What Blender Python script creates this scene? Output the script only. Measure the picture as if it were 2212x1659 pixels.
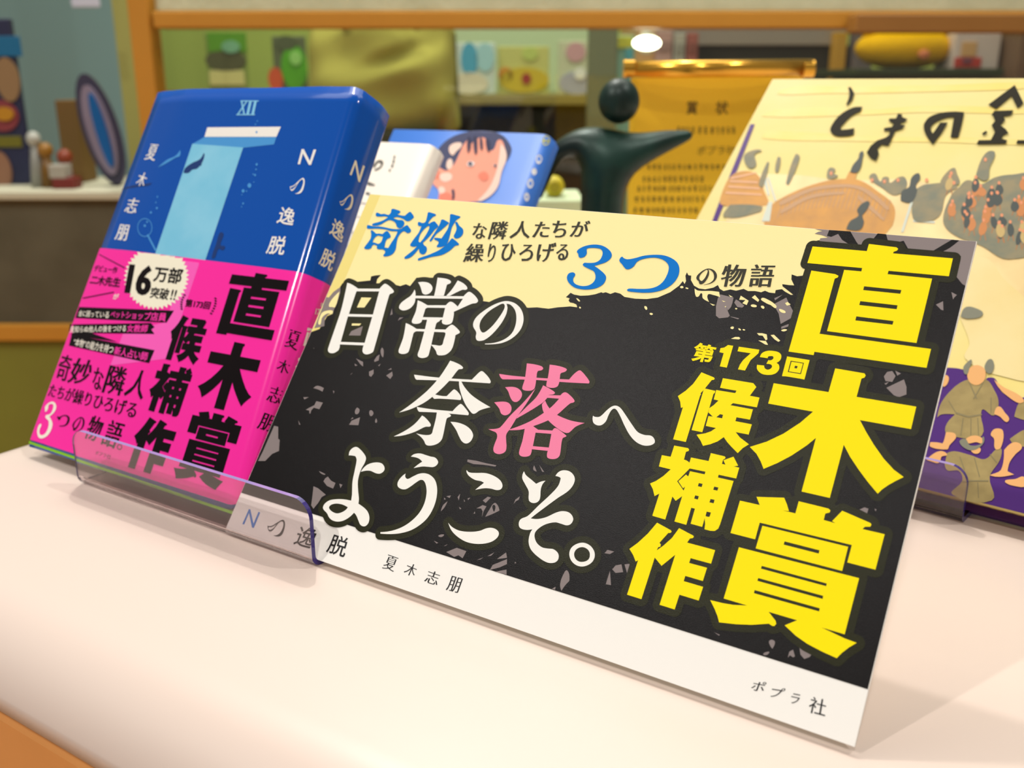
import bpy, bmesh, math, random
import numpy as np
from mathutils import Vector, Matrix
from mathutils.bvhtree import BVHTree
from mathutils.geometry import tessellate_polygon

for o in list(bpy.data.objects):
    bpy.data.objects.remove(o)
SC = bpy.context.scene
COL = SC.collection
random.seed(7)

# ------------------------------------------------------------------ camera
FW, FH, F = 2212, 1659, 2099.0
CXP, CYP = FW / 2, FH / 2
# the two flat rectangles that fix the view: the panel and the book cover (corners in the photograph)
PANEL = [(799.1, 419.2), (2110, 521.5), (1845.8, 1613.3), (491.3, 1141)]
COVER = [(341, 200), (775, 187), (506, 1101), (62.4, 964.4)]
PANEL_W, COVER_W = 0.210, 0.1245


def homog(src, dst):
    A = []
    for (x, y), (u, v) in zip(src, dst):
        A.append([x, y, 1, 0, 0, 0, -u * x, -u * y, -u])
        A.append([0, 0, 0, x, y, 1, -v * x, -v * y, -v])
    return np.linalg.svd(np.array(A, float))[2][-1].reshape(3, 3)


def happly(H, p):
    q = H @ np.array([p[0], p[1], 1.0])
    return q[0] / q[2], q[1] / q[2]


UNIT = [(0, 1), (1, 1), (1, 0), (0, 0)]


def pose(corners, width):
    H = np.array([[1, 0, -CXP], [0, 1, -CYP], [0, 0, 1.0]]) @ homog(UNIT, corners)
    M = np.diag([1 / F, 1 / F, 1.0]) @ H
    M = M / (np.linalg.norm(M[:, 0]) / width)
    return M if M[2, 2] > 0 else -M


MP, MB = pose(PANEL, PANEL_W), pose(COVER, COVER_W)     # columns: x edge, y edge, bottom left corner (camera space)
PANEL_H = float(np.linalg.norm(MP[:, 1]))
ex = MP[:, 0] / np.linalg.norm(MP[:, 0])
g = np.array([0.0, -ex[2], ex[1]])
g = g / np.linalg.norm(g) * np.sign(-ex[2])
ez = -g
ey = np.cross(ez, ex)
R = np.array([ex, ey, ez])
ORG = MP[:, 2] + g * 0.0022                              # table height under the panel's lower left corner


def w(p):                                               # camera space -> world
    return Vector(R @ (np.asarray(p, float) - ORG))


CAM = w((0, 0, 0))


def ray(px, py):
    d = R @ np.array([(px - CXP) / F, (py - CYP) / F, 1.0])
    return Vector(d)


def on_z(px, py, z):
    d = ray(px, py)
    return CAM + d * ((z - CAM.z) / d.z)


BX = Vector(R @ np.array([1.0, 0, 0]))                   # the shop's axes: right, away, up
BX.z = 0
BX.normalize()
BY = Vector((-BX.y, BX.x, 0))
BYAW = math.atan2(BX.y, BX.x)


def at(px, py, d):                                      # point on a pixel's ray, d metres away along BY
    r = ray(px, py)
    return CAM + r * (d / r.dot(BY))


cam = bpy.data.cameras.new('camera')
cam.sensor_width = 36.0
cam.lens = F / FW * 36.0
cam.clip_start = 0.02
cam.dof.use_dof = True
cam.dof.focus_distance = 0.285
cam.dof.aperture_fstop = 14.5
co = bpy.data.objects.new('camera', cam)
COL.objects.link(co)
Rm = Matrix([[float(R[i][0]), float(-R[i][1]), float(-R[i][2])] for i in range(3)])
co.matrix_world = Matrix.Translation(CAM) @ Rm.to_4x4()
SC.camera = co

# ------------------------------------------------------------------ light and exposure
wd = bpy.data.worlds.new('world')
SC.world = wd
wd.use_nodes = True
wd.node_tree.nodes['Background'].inputs[0].default_value = (1.0, 0.96, 0.92, 1)
wd.node_tree.nodes['Background'].inputs[1].default_value = 0.26
SC.view_settings.view_transform = 'Standard'
SC.view_settings.look = 'None'
SC.view_settings.gamma = 1.0
SC.view_settings.use_curve_mapping = False
SC.view_settings.exposure = 0.06


def lamp(name, x, y, z, power, col=(1, 0.955, 0.91), radius=0.035, aim=(0.1, 0.1, 0), cone=95):
    l = bpy.data.lights.new(name, 'SPOT')
    l.energy = power
    l.color = col
    l.shadow_soft_size = radius
    l.spot_size = math.radians(cone)
    l.spot_blend = 0.5
    o = bpy.data.objects.new(name, l)
    COL.objects.link(o)
    o.location = (x, y, z)
    o.rotation_euler = (Vector(aim) - Vector((x, y, z))).to_track_quat('-Z', 'Y').to_euler()
    return o


lamp('ceiling_spot', -0.70, 0.80, 1.75, 56)
lamp('ceiling_spot', -0.90, -1.25, 1.85, 70)
lamp('ceiling_spot', 0.95, 0.55, 1.8, 44)
lamp('ceiling_spot', 0.45, -0.95, 1.8, 36)

lamp('floor_bounce_fill', 0.0, -1.75, 1.7, 260, col=(1, 0.9, 0.78), aim=(-0.1, -1.55, -0.8), cone=48)  # unseen lamp added so the floor bounces warm fill onto the table edge


# ------------------------------------------------------------------ helpers
def lin(c):
    return tuple((v / 255 / 12.92) if v / 255 <= 0.04045 else ((v / 255 + 0.055) / 1.055) ** 2.4 for v in c)


MATS = {}


def mat(name, rgb, rough=0.5, spec=0.5, metal=0.0, noise=None, bump=None, coat=0.0, trans=0.0, emit=None, ior=1.45, alpha=None):
    """noise=(scale, amount, second rgb): colour variation of the thing itself; bump=(scale, strength)"""
    if name in MATS:
        return MATS[name]
    m = bpy.data.materials.new(name)
    m.use_nodes = True
    nt = m.node_tree
    b = nt.nodes['Principled BSDF']
    b.inputs['Base Color'].default_value = (*lin(rgb), 1)
    b.inputs['Roughness'].default_value = rough
    b.inputs['Specular IOR Level'].default_value = spec
    b.inputs['Metallic'].default_value = metal
    b.inputs['Coat Weight'].default_value = coat
    b.inputs['Coat Roughness'].default_value = 0.05
    b.inputs['Transmission Weight'].default_value = trans
    b.inputs['IOR'].default_value = ior
    if alpha is not None:
        b.inputs['Alpha'].default_value = alpha
    if emit:
        b.inputs['Emission Color'].default_value = (*lin(emit[0]), 1)
        b.inputs['Emission Strength'].default_value = emit[1]
    tc = None
    if noise or bump:
        tc = nt.nodes.new('ShaderNodeTexCoord')
    if noise:
        n = nt.nodes.new('ShaderNodeTexNoise')
        n.inputs['Scale'].default_value = noise[0]
        n.inputs['Detail'].default_value = 5
        nt.links.new(tc.outputs['Object'], n.inputs['Vector'])
        mx = nt.nodes.new('ShaderNodeMix')
        mx.data_type = 'RGBA'
        mx.inputs[6].default_value = (*lin(rgb), 1)
        mx.inputs[7].default_value = (*lin(noise[2]), 1)
        rp = nt.nodes.new('ShaderNodeMapRange')
        rp.inputs[1].default_value = 0.35
        rp.inputs[2].default_value = 0.65
        rp.inputs[3].default_value = 0
        rp.inputs[4].default_value = noise[1]
        nt.links.new(n.outputs[0], rp.inputs[0])
        nt.links.new(rp.outputs[0], mx.inputs[0])
        nt.links.new(mx.outputs[2], b.inputs['Base Color'])
    if bump:
        n2 = nt.nodes.new('ShaderNodeTexNoise')
        n2.inputs['Scale'].default_value = bump[0]
        n2.inputs['Detail'].default_value = 3
        nt.links.new(tc.outputs['Object'], n2.inputs['Vector'])
        bp = nt.nodes.new('ShaderNodeBump')
        bp.inputs['Strength'].default_value = bump[1]
        bp.inputs['Distance'].default_value = bump[2] if len(bump) > 2 else 0.0005
        nt.links.new(n2.outputs[0], bp.inputs['Height'])
        nt.links.new(bp.outputs[0], b.inputs['Normal'])
    MATS[name] = m
    return m


def link_mesh(name, verts, faces, m, parent=None, smooth=False):
    me = bpy.data.meshes.new(name)
    me.from_pydata([tuple(v) for v in verts], [], faces)
    me.update()
    if smooth:
        for p in me.polygons:
            p.use_smooth = True
    if m:
        me.materials.append(m)
    o = bpy.data.objects.new(name, me)
    COL.objects.link(o)
    if parent:
        put(o, parent)
    return o


def put(o, parent):                                     # parent, keeping the world place
    o.parent = parent
    o.matrix_parent_inverse = parent_world(parent).inverted()
    return o


def parent_world(p):
    mw = Matrix.LocRotScale(p.location, p.rotation_euler, p.scale)
    return (parent_world(p.parent) @ p.matrix_parent_inverse @ mw) if p.parent else mw


def tag(o, label=None, cat=None, group=None, kind=None):
    for k, v in (('label', label), ('category', cat), ('group', group), ('kind', kind)):
        if v:
            o[k] = v
    return o


def thing(name, label, cat, loc, rz=0.0, group=None):
    o = bpy.data.objects.new(name, None)
    o.empty_display_size = 0.02
    COL.objects.link(o)
    o.location = loc
    o.rotation_euler = (0, 0, rz)
    return tag(o, label, cat, group)


class MBs:
    """collects pieces, then links them as ONE mesh object"""

    def __init__(self):
        self.v, self.f = [], []

    def add(self, verts, faces):
        n = len(self.v)
        self.v += [Vector(x) for x in verts]
        self.f += [tuple(i + n for i in f) for f in faces]
        return self

    def build(self, name, m, parent=None, smooth=False, bevel=0.0, seg=2, sub=0):
        o = link_mesh(name, self.v, self.f, m, parent, smooth)
        if bevel:
            bm = bmesh.new()
            bm.from_mesh(o.data)
            bmesh.ops.bevel(bm, geom=list(bm.edges), offset=bevel, segments=seg, profile=0.5, affect='EDGES', clamp_overlap=True)
            bm.to_mesh(o.data)
            bm.free()
        if sub:
            s = o.modifiers.new('subsurf', 'SUBSURF')
            s.levels = s.render_levels = sub
        return o


BOXF = [(0, 3, 2, 1), (4, 5, 6, 7), (0, 1, 5, 4), (1, 2, 6, 5), (2, 3, 7, 6), (3, 0, 4, 7)]


def box_v(o, a, b, c):                                  # corner + three edge vectors
    o, a, b, c = Vector(o), Vector(a), Vector(b), Vector(c)
    return [o, o + a, o + a + b, o + b, o + c, o + a + c, o + a + b + c, o + b + c]


def box(o, a, b, c):
    return MBs().add(box_v(o, a, b, c), BOXF)


UP = Vector((0, 0, 1))


def bgbox(x0, y0, x1, y1, d, thick, zlo=None, zhi=None):
    """upright box standing d metres away whose front face spans a pixel rectangle"""
    p0, p1 = at((x0 + x1) / 2, y0, d), at((x0 + x1) / 2, y1, d)
    l = at(x0, (y0 + y1) / 2, d)
    r_ = at(x1, (y0 + y1) / 2, d)
    zt = p0.z if zhi is None else zhi
    zb = p1.z if zlo is None else zlo
    base = Vector((l.x, l.y, zb))
    return box(base, BX * (r_ - l).dot(BX), BY * thick, UP * (zt - zb))


def tube(m, pts, r, n=12, cap=True):
    """swept circle along points into MBs m; r number or list"""
    pts = [Vector(p) for p in pts]
    rs = r if isinstance(r, (list, tuple)) else [r] * len(pts)
    rings = []
    ref = Vector((0, 0, 1))
    for i, p in enumerate(pts):
        d = (pts[min(i + 1, len(pts) - 1)] - pts[max(i - 1, 0)]).normalized()
        a = d.cross(ref)
        if a.length < 1e-3:
            a = d.cross(Vector((1, 0, 0)))
        a.normalize()
        b = d.cross(a)
        rings.append([p + (a * math.cos(t) + b * math.sin(t)) * rs[i] for t in (2 * math.pi * k / n for k in range(n))])
    vs = [v for rg in rings for v in rg]
    fs = [(i * n + k, i * n + (k + 1) % n, (i + 1) * n + (k + 1) % n, (i + 1) * n + k) for i in range(len(pts) - 1) for k in range(n)]
    if cap:
        fs += [tuple(range(n - 1, -1, -1)), tuple(range((len(pts) - 1) * n, len(pts) * n))]
    m.add(vs, fs)
    return m


# ------------------------------------------------------------------ printing: flat shapes laid on a surface
def spline(pts, n=5):
    """outline points (x, y, corner) -> smooth closed polyline, sharp at corners"""
    N = len(pts)
    if all(p[2] for p in pts):
        return [(p[0], p[1]) for p in pts]
    out = []
    for i in range(N):
        p0, p1, p2, p3 = pts[i - 1], pts[i], pts[(i + 1) % N], pts[(i + 2) % N]
        if p1[2] and p2[2]:
            out.append((p1[0], p1[1]))
            continue
        a = p1 if p1[2] else p0
        d = p2 if p2[2] else p3
        L = math.hypot(p2[0] - p1[0], p2[1] - p1[1])

        def tang(q0, q1, q2, corner):
            if corner:
                return None
            tx, ty = q2[0] - q0[0], q2[1] - q0[1]
            l = math.hypot(tx, ty) or 1
            return tx / l * L, ty / l * L
        t1, t2 = tang(p0, p1, p2, p1[2]), tang(p1, p2, p3, p2[2])
        ch = (p2[0] - p1[0], p2[1] - p1[1])
        if t1 is None:
            t1 = (1.5 * ch[0] - 0.5 * t2[0], 1.5 * ch[1] - 0.5 * t2[1])
        if t2 is None:
            t2 = (1.5 * ch[0] - 0.5 * t1[0], 1.5 * ch[1] - 0.5 * t1[1])
        for k in range(n):
            t = k / n
            h00, h10 = 2 * t**3 - 3 * t**2 + 1, t**3 - 2 * t**2 + t
            h01, h11 = -2 * t**3 + 3 * t**2, t**3 - t**2
            out.append((h00 * p1[0] + h10 * t1[0] + h01 * p2[0] + h11 * t2[0], h00 * p1[1] + h10 * t1[1] + h01 * p2[1] + h11 * t2[1]))
    return out


def parse(s, crop):
    """'=x,y x,y' straight, 'x,y x,y!' smooth with ! at corners; crop = (x0, y0, scale) -> photo pixels"""
    st = s.startswith('=')
    pts = []
    for t in s.lstrip('=').split():
        c = st or t.endswith('!')
        x, y = t.rstrip('!').split(',')
        pts.append((crop[0] + float(x) / crop[2], crop[1] + float(y) / crop[2], c))
    return spline(pts)


def area(l):
    return sum(l[i - 1][0] * l[i][1] - l[i][0] * l[i - 1][1] for i in range(len(l))) / 2


def fill(loops):
    """outer + holes (2D) -> verts, tris"""
    vs = [p for l in loops for p in l]
    tr = tessellate_polygon([[Vector((x, y, 0)) for x, y in l] for l in loops])
    return vs, [tuple(t) for t in tr]


def shapes(crop, *polys):
    """each poly a string or a list of strings (outer, holes) -> list of loop lists in photo pixels"""
    r = []
    for p in polys:
        p = [p] if isinstance(p, str) else p
        r.append([parse(q, crop) for q in p])
    return r


GLYPHS = {}


def glyph(ch, off=0.0, ax=1.0, ay=1.0):
    """a character of the built-in typeface as (verts, tris), weight changed by off (x and y shares ax, ay)"""
    key = (ch, off, ax, ay)
    if key in GLYPHS:
        return GLYPHS[key]
    cu = bpy.data.curves.new('t', 'FONT')
    cu.body = ch
    cu.resolution_u = 3
    o = bpy.data.objects.new('t', cu)
    COL.objects.link(o)
    bpy.context.view_layer.update()
    me = bpy.data.meshes.new_from_object(o)
    bpy.data.objects.remove(o)
    bm = bmesh.new()
    bm.from_mesh(me)
    bmesh.ops.remove_doubles(bm, verts=bm.verts, dist=1e-5)
    bmesh.ops.triangulate(bm, faces=bm.faces)
    bm.verts.index_update()
    P = [Vector((v.co.x, v.co.y)) for v in bm.verts]
    if off:
        nrm = [Vector((0, 0)) for _ in P]
        for e in bm.edges:
            if len(e.link_faces) == 1:
                a, b = e.verts
                c = e.link_faces[0].calc_center_median()
                d = P[b.index] - P[a.index]
                if d.length < 1e-7:
                    continue
                n = Vector((d.y, -d.x)).normalized()
                mid = (P[a.index] + P[b.index]) / 2
                o3 = [v for v in e.link_faces[0].verts if v not in (a, b)]
                q = P[o3[0].index] if o3 else Vector((c.x, c.y))
                if n.dot(mid - q) < 0:
                    n = -n
                for v in (a, b):
                    k = nrm[v.index]
                    nrm[v.index] = n if k.length < 1e-6 else k + n
        for i, n in enumerate(nrm):
            l2 = n.length
            if l2 > 1e-6:
                n = n / l2
                k = min(1.6, 2 / max(l2, 0.6)) if l2 < 2 else 1.0
                P[i] = P[i] + Vector((n.x * off * ax * k, n.y * off * ay * k))
    fs = [tuple(v.index for v in f.verts) for f in bm.faces]
    bm.free()
    bpy.data.meshes.remove(me)
    GLYPHS[key] = ([(p.x, p.y) for p in P], fs)
    return GLYPHS[key]


def fit(vf, quad):
    """place 2D verts (y up) so that their box fills a quad TL TR BR BL given in photo pixels"""
    vs, fs = vf
    xs, ys = [v[0] for v in vs], [v[1] for v in vs]
    x0, x1, y0, y1 = min(xs), max(xs), min(ys), max(ys)
    H = homog(UNIT, quad)
    return [happly(H, ((x - x0) / (x1 - x0), (y - y0) / (y1 - y0))) for x, y in vs], fs


def cq(crop, *c):
    """quad corners from crop coordinates"""
    return [(crop[0] + c[i] / crop[2], crop[1] + c[i + 1] / crop[2]) for i in (0, 2, 4, 6)]


def refine(vs, fs, L):
    """split long triangles so that a print follows a curved surface"""
    vs = list(vs)
    fs = [(f[0], f[i], f[i + 1]) for f in fs for i in range(1, len(f) - 1)]
    for _ in range(4):
        mids, out, ch = {}, [], False

        def mid(a, b):
            k = (min(a, b), max(a, b))
            if math.dist(vs[a], vs[b]) < L:
                return None
            if k not in mids:
                vs.append(((vs[a][0] + vs[b][0]) / 2, (vs[a][1] + vs[b][1]) / 2))
                mids[k] = len(vs) - 1
            return mids[k]
        for a, b, c in fs:
            m = [mid(a, b), mid(b, c), mid(c, a)]
            n = sum(x is not None for x in m)
            if n == 0:
                out.append((a, b, c))
                continue
            ch = True
            t = [a, b, c]
            if n == 3:
                out += [(a, m[0], m[2]), (m[0], b, m[1]), (m[2], m[1], c), (m[0], m[1], m[2])]
            elif n == 1:
                i = [k for k in range(3) if m[k] is not None][0]
                p, q, r_ = t[i], t[(i + 1) % 3], t[(i + 2) % 3]
                out += [(p, m[i], r_), (m[i], q, r_)]
            else:
                i = [k for k in range(3) if m[k] is None][0]
                p, q, r_ = t[i], t[(i + 1) % 3], t[(i + 2) % 3]
                u, v = m[(i + 1) % 3], m[(i + 2) % 3]
                out += [(p, q, u), (p, u, v), (v, u, r_)]
        fs = out
        if not ch:
            break
    return vs, fs


class Print:
    """flat printed shapes, given in photo pixels, laid on a surface and built as one thin mesh"""

    def __init__(self, surf, lift):
        self.s, self.h, self.m = surf, lift * 0.5, MBs()

    def vf(self, vs, fs):
        if isinstance(self.s, Mesh):
            vs, fs = refine(vs, fs, 16)
        self.h += 0.0000001
        pts = [self.s(p[0], p[1], self.h) for p in vs]
        self.m.add(pts, fs)
        return self

    def loops(self, ls):
        for l in ls:
            self.vf(*fill(l))
        return self

    def text(self, ch, quad, off=0.0, ax=1.0, ay=1.0):
        return self.vf(*fit(glyph(ch, off, ax, ay), quad))

    def halo(self, ls, r, step=0.00022):
        """one flat patch: everything within r (metres) of the shapes"""
        P, o = self.s, self.s.o
        L = []
        for l in ls:
            q = []
            for x, y in l[0]:
                d = P(x, y) - o
                q.append((d.dot(P.x), d.dot(P.y)))
            L.append(q)
        al = np.array([p for q in L for p in q])
        u0, v0 = al.min(0) - r - 2 * step
        nx, ny = (np.ceil((al.max(0) + r + 2 * step - (u0, v0)) / step)).astype(int) + 1
        D = np.full((ny, nx), 1.0)
        U, V = u0 + np.arange(nx) * step, v0 + np.arange(ny) * step
        for q in L:
            a = np.array(q)
            lo = np.maximum(((a.min(0) - (u0, v0)) / step).astype(int) - 1, 0)
            hi = ((a.max(0) - (u0, v0)) / step).astype(int) + 2
            gu, gv = np.meshgrid(U[lo[0]:hi[0]], V[lo[1]:hi[1]])
            ins = np.zeros(gu.shape, bool)
            for i in range(len(a)):
                (x1, y1), (x2, y2) = a[i - 1], a[i]
                if y1 != y2:
                    ins ^= ((y1 > gv) != (y2 > gv)) & (gu < (x2 - x1) * (gv - y1) / (y2 - y1) + x1)
            D[lo[1]:hi[1], lo[0]:hi[0]][ins] = 0
            for i in range(len(a)):
                s, e = a[i - 1], a[i]
                lo = np.maximum(((np.minimum(s, e) - r - (u0, v0)) / step).astype(int) - 1, 0)
                hi = ((np.maximum(s, e) + r - (u0, v0)) / step).astype(int) + 3
                gu, gv = np.meshgrid(U[lo[0]:hi[0]], V[lo[1]:hi[1]])
                d = e - s
                t = np.clip(((gu - s[0]) * d[0] + (gv - s[1]) * d[1]) / max(d @ d, 1e-14), 0, 1)
                dd = np.hypot(gu - s[0] - t * d[0], gv - s[1] - t * d[1])
                w_ = D[lo[1]:hi[1], lo[0]:hi[0]]
                np.minimum(w_, dd, out=w_)
        G = r - D
        idx, vs, fs = {}, [], []

        def pt(k, u, v):
            if k not in idx:
                idx[k] = len(vs)
                vs.append(P.loc(float(u), float(v), self.h))
            return idx[k]
        pos = G > 0
        for j in range(ny - 1):
            full = pos[j, :-1] & pos[j, 1:] & pos[j + 1, :-1] & pos[j + 1, 1:]
            some = (pos[j, :-1] | pos[j, 1:] | pos[j + 1, :-1] | pos[j + 1, 1:]) & ~full
            i = 0
            while i < nx - 1:
                if full[i]:
                    k = i
                    while k < nx - 1 and full[k]:
                        k += 1
                    fs.append((pt((i, j), U[i], V[j]), pt((k, j), U[k], V[j]), pt((k, j + 1), U[k], V[j + 1]), pt((i, j + 1), U[i], V[j + 1])))
                    i = k
                    continue
                if some[i]:
                    poly = []
                    cs = ((i, j), (i + 1, j), (i + 1, j + 1), (i, j + 1))
                    for c in range(4):
                        a, b = cs[c], cs[(c + 1) % 4]
                        ga, gb = G[a[1], a[0]], G[b[1], b[0]]
                        if ga > 0:
                            poly.append(pt(a, U[a[0]], V[a[1]]))
                        if (ga > 0) != (gb > 0):
                            t = ga / (ga - gb)
                            poly.append(pt((min(a, b), max(a, b)), U[a[0]] + (U[b[0]] - U[a[0]]) * t, V[a[1]] + (V[b[1]] - V[a[1]]) * t))
                    if len(poly) > 2:
                        fs.append(tuple(poly))
                i += 1
        self.m.add(vs, fs)
        return self

    def build(self, name, m, parent, smooth=False):
        return self.m.build(name, m, parent, smooth)


def join(objs, name, parent):
    """several printed patches -> ONE mesh with a material for each"""
    vs, fs, mi, ms = [], [], [], []
    for o in objs:
        m = o.data.materials[0]
        if m not in ms:
            ms.append(m)
        n = len(vs)
        vs += [v.co.copy() for v in o.data.vertices]
        for p_ in o.data.polygons:
            fs.append(tuple(i + n for i in p_.vertices))
            mi.append(ms.index(m))
        bpy.data.objects.remove(o)
    me = bpy.data.meshes.new(name)
    me.from_pydata([tuple(v) for v in vs], [], fs)
    for m in ms:
        me.materials.append(m)
    me.polygons.foreach_set('material_index', mi)
    me.update()
    o = bpy.data.objects.new(name, me)
    COL.objects.link(o)
    return put(o, parent)


class Plane:
    def __init__(self, o, x, y):
        self.o, self.x, self.y = o, x, y
        self.normal = x.cross(y).normalized()
        if self.normal.dot(CAM - o) < 0:
            self.normal = -self.normal

    def __call__(self, px, py, h=0.0):
        d = ray(px, py)
        t = (self.o - CAM).dot(self.normal) / d.dot(self.normal)
        return CAM + d * t + self.normal * h

    def loc(self, u, v, h=0.0):
        return self.o + self.x * u + self.y * v + self.normal * h


class Mesh:
    """surface of a built mesh: the point a pixel's ray meets first"""

    def __init__(self, verts, faces, plane):
        self.t = BVHTree.FromPolygons([tuple(v) for v in verts], faces)
        self.pl = plane
        self.normal = plane.normal

    def __call__(self, px, py, h=0.0):
        d = ray(px, py).normalized()
        hit, n, i, dist = self.t.ray_cast(CAM, d)
        if hit is None:
            return self.pl(px, py, h)
        if n.dot(d) > 0:
            n = -n
        return hit + n * h

# ------------------------------------------------------------------ lettering outlines, read off the photograph
cA, cB, cC, cD = (690, 580, 9.217), (850, 580, 6.9125), (850, 790, 9.217), (1040, 780, 5.53)
cE, cF, cG, cH = (680, 960, 7.9), (920, 980, 5.53), (780, 440, 9.217), (1220, 520, 7.9)
cI, cJ, cK, cM = (1680, 510, 5.53), (1620, 780, 5.53), (1520, 1060, 5.2667), (1500, 1190, 6.1444)
cN, cO, cP, cQ = (1430, 790, 8.296), (1390, 970, 9.217), (1330, 1130, 8.296), (1470, 720, 7.373)
cR, cS, cU, cV = (1460, 540, 7.373), (1560, 140, 3.3926), (560, 640, 4.609), (280, 150, 3.687)
cX, cW, cY, c5 = (1950, 500, 4.149), (1880, 800, 4.147), (0, 500, 2.7654), (0, 780, 5.53)
ca, c3, c2, c4, cL, cs = (0, 150, 2.5136), (440, 1040, 7.373), (460, 950, 3.687), (990, 450, 7.1355), (1600, 1100, 2.967), (500, 560, 2.765)

T = {}
T['日'] = shapes(cA, ["560,290! 620,308 700,352 775,405! 1200,408! 1285,318 1320,308 1385,345 1455,410 1487,462 1465,492 1410,515 1388,555 1091,1613 1062,1673 961,1713 891,1697 862,1642 885,1535! 412,1515! 402,1593 371,1642 282,1689 202,1677 175,1630 190,1560 300,1240 440,820 520,480",
    "=735,478 750,457 1195,460 1070,920 592,910", "=572,960 1055,970 905,1483 430,1465"])
T['常'] = shapes(cB, "370,210! 450,203 530,220 580,270 582,320 545,370 485,393 440,375 420,320 400,260",
    "662,140! 760,150 830,170 862,200 850,225 805,245 790,290 755,412! 610,412! 635,300",
    "962,182! 1040,220 1095,270 1105,305 1080,322 1030,322 845,412! 790,412! 880,310",
    "318,318! 330,350 333,410! 1050,418! 1085,380 1125,352 1150,355 1205,395 1255,455 1265,490 1240,518 1180,528 1130,548 905,650! 962,572! 1040,455! 330,448! 322,505 290,560 230,610 150,630 95,605 88,570 120,515 190,460 260,410 300,355",
    ["365,478! 430,505 510,552! 785,552! 835,505 865,500 905,520 962,572! 905,650! 905,690 885,790 860,825 800,843 745,830 725,800 735,770! 432,768! 420,800 390,822 330,830 285,815 278,785 300,730 340,630", "=480,605 510,588 775,592 740,735 442,730"],
    "505,768! 698,768! 695,785 650,815 635,850 530,1290 500,1325 430,1340 375,1320 365,1285 390,1210 470,920",
    "188,818! 250,845 350,905! 780,915! 840,860 880,843 930,875 990,940 990,965 930,1000 925,1030 890,1170 850,1240 780,1290 690,1300 655,1285 640,1240 600,1180 560,1140! 620,1145 700,1155 735,1135 750,1080 780,975 760,955! 350,940! 310,960 295,1000 240,1215 215,1260 150,1280 90,1265 80,1230 100,1170 150,1030")
T['の'] = shapes(cB, ["1368,1125! 1370,1135! 1500,1133 1640,1110 1780,1040 1890,930 1940,810 1940,700 1900,600 1820,525 1720,492 1640,495 1500,545 1360,630 1250,720 1200,800 1195,870 1235,945 1240,975 1232,1020 1245,1070 1290,1085 1370,1065 1480,980 1600,840 1680,700 1705,600 1700,560 1690,530! 1750,545 1815,620 1838,720 1825,850 1770,970 1660,1060 1520,1110",
    "1640,528 1560,560 1420,650 1320,760 1288,850 1300,920 1335,960 1390,940 1490,850 1590,720 1650,620 1665,560"])
T['奈'] = shapes(cC, "1133,-98! 1250,-55 1340,-8 1388,40 1370,68 1300,80 1160,255 1000,425 835,577 640,725 470,815 300,885 118,935! 300,810 500,655 700,480 915,240 1070,10",
    "415,182! 900,240 1565,282! 1640,205 1720,130 1765,112 1820,150 1900,240 1940,320 1925,355! 1110,305 465,283! 435,250",
    "835,577! 960,605 1065,610! 1140,535 1200,480 1225,477 1280,520 1345,610 1350,670 1335,687! 950,660 815,663! 780,625!",
    "1310,315! 1355,315! 1420,430 1540,570 1700,690 1935,830! 1800,865 1710,900 1640,950 1590,960 1540,920 1430,760 1350,560 1315,420",
    "470,825! 800,875 1180,910! 1260,825 1330,768 1360,770 1420,830 1500,940 1500,980! 1485,990! 1100,955 860,935 520,922! 490,890",
    "868,930! 1100,955! 1145,985 1140,1015 1075,1045 1055,1090 990,1400 960,1480 890,1550 780,1590 680,1590 640,1560 620,1510 560,1430 455,1350! 600,1380 710,1382 765,1355 790,1280 845,1070",
    "575,995! 640,1040 720,1130 748,1185 730,1215 640,1220 430,1320 200,1390 10,1412! 250,1290 430,1160",
    "1140,1120! 1300,1140 1450,1200 1550,1290 1590,1390 1560,1480 1500,1540 1430,1550 1360,1500 1310,1410 1250,1280")
T['落'] = shapes(cD, "215,155! 400,180 800,210 1050,222! 1110,155 1165,115 1190,118 1240,170 1292,245 1285,270! 1000,255 650,228 255,220! 230,195",
    "545,30! 640,42 720,65 740,90 720,112 675,125 660,200 640,320 610,350 550,357 500,345 490,320 520,220",
    "818,45! 920,60 1000,85 1022,105 1000,130 950,150 940,200 925,280 900,312 845,323 785,308 777,285 800,180",
    "285,315! 390,312 455,340 487,390 475,445 430,488 385,485 350,440 320,360", "155,495! 270,487 330,505 362,560 345,620 290,650 240,630 215,570",
    "650,328! 560,480 440,650! 400,720 340,820! 300,880 298,950 302,1030 285,1085 220,1113 160,1095 145,1050 165,980 190,910 180,860 130,835 85,815! 180,810 230,790 340,660 500,500",
    "740,292! 830,340 880,380 860,400 800,410 790,440! 720,510 420,690! 440,650! 560,530 660,430",
    "780,408! 945,412! 1000,375 1060,410 1115,475 1105,495 1060,510 905,645 800,710 620,780 480,820 340,828! 340,818! 500,760 640,690 820,565 930,452! 780,440!",
    "765,475! 740,500! 725,520! 740,600 800,710! 870,775 980,850 1040,860 1080,830 1130,785 1235,742! 1080,715 980,680 905,645! 815,565! 790,530",
    ["620,780! 680,822! 850,832! 885,802 950,840 1018,895 1010,905 970,930 940,1120 910,1160 850,1173 795,1158 785,1125 795,1075! 605,1055! 600,1090 580,1130 520,1145 465,1130 452,1090 490,960 520,810!", "=650,857 838,872 808,1035 617,1018"])
T['へ'] = shapes(cD, "1335,655! 1360,668 1410,668 1450,640 1500,590 1560,545 1610,535 1660,560 1720,640 1800,760 1870,850 1950,885 2030,895 2070,940 2065,985 2000,1012 1920,1005 1840,960 1770,880 1710,770 1660,660 1620,590 1590,570 1555,590 1520,650 1490,720 1440,765 1390,770 1345,745 1330,700")
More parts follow.
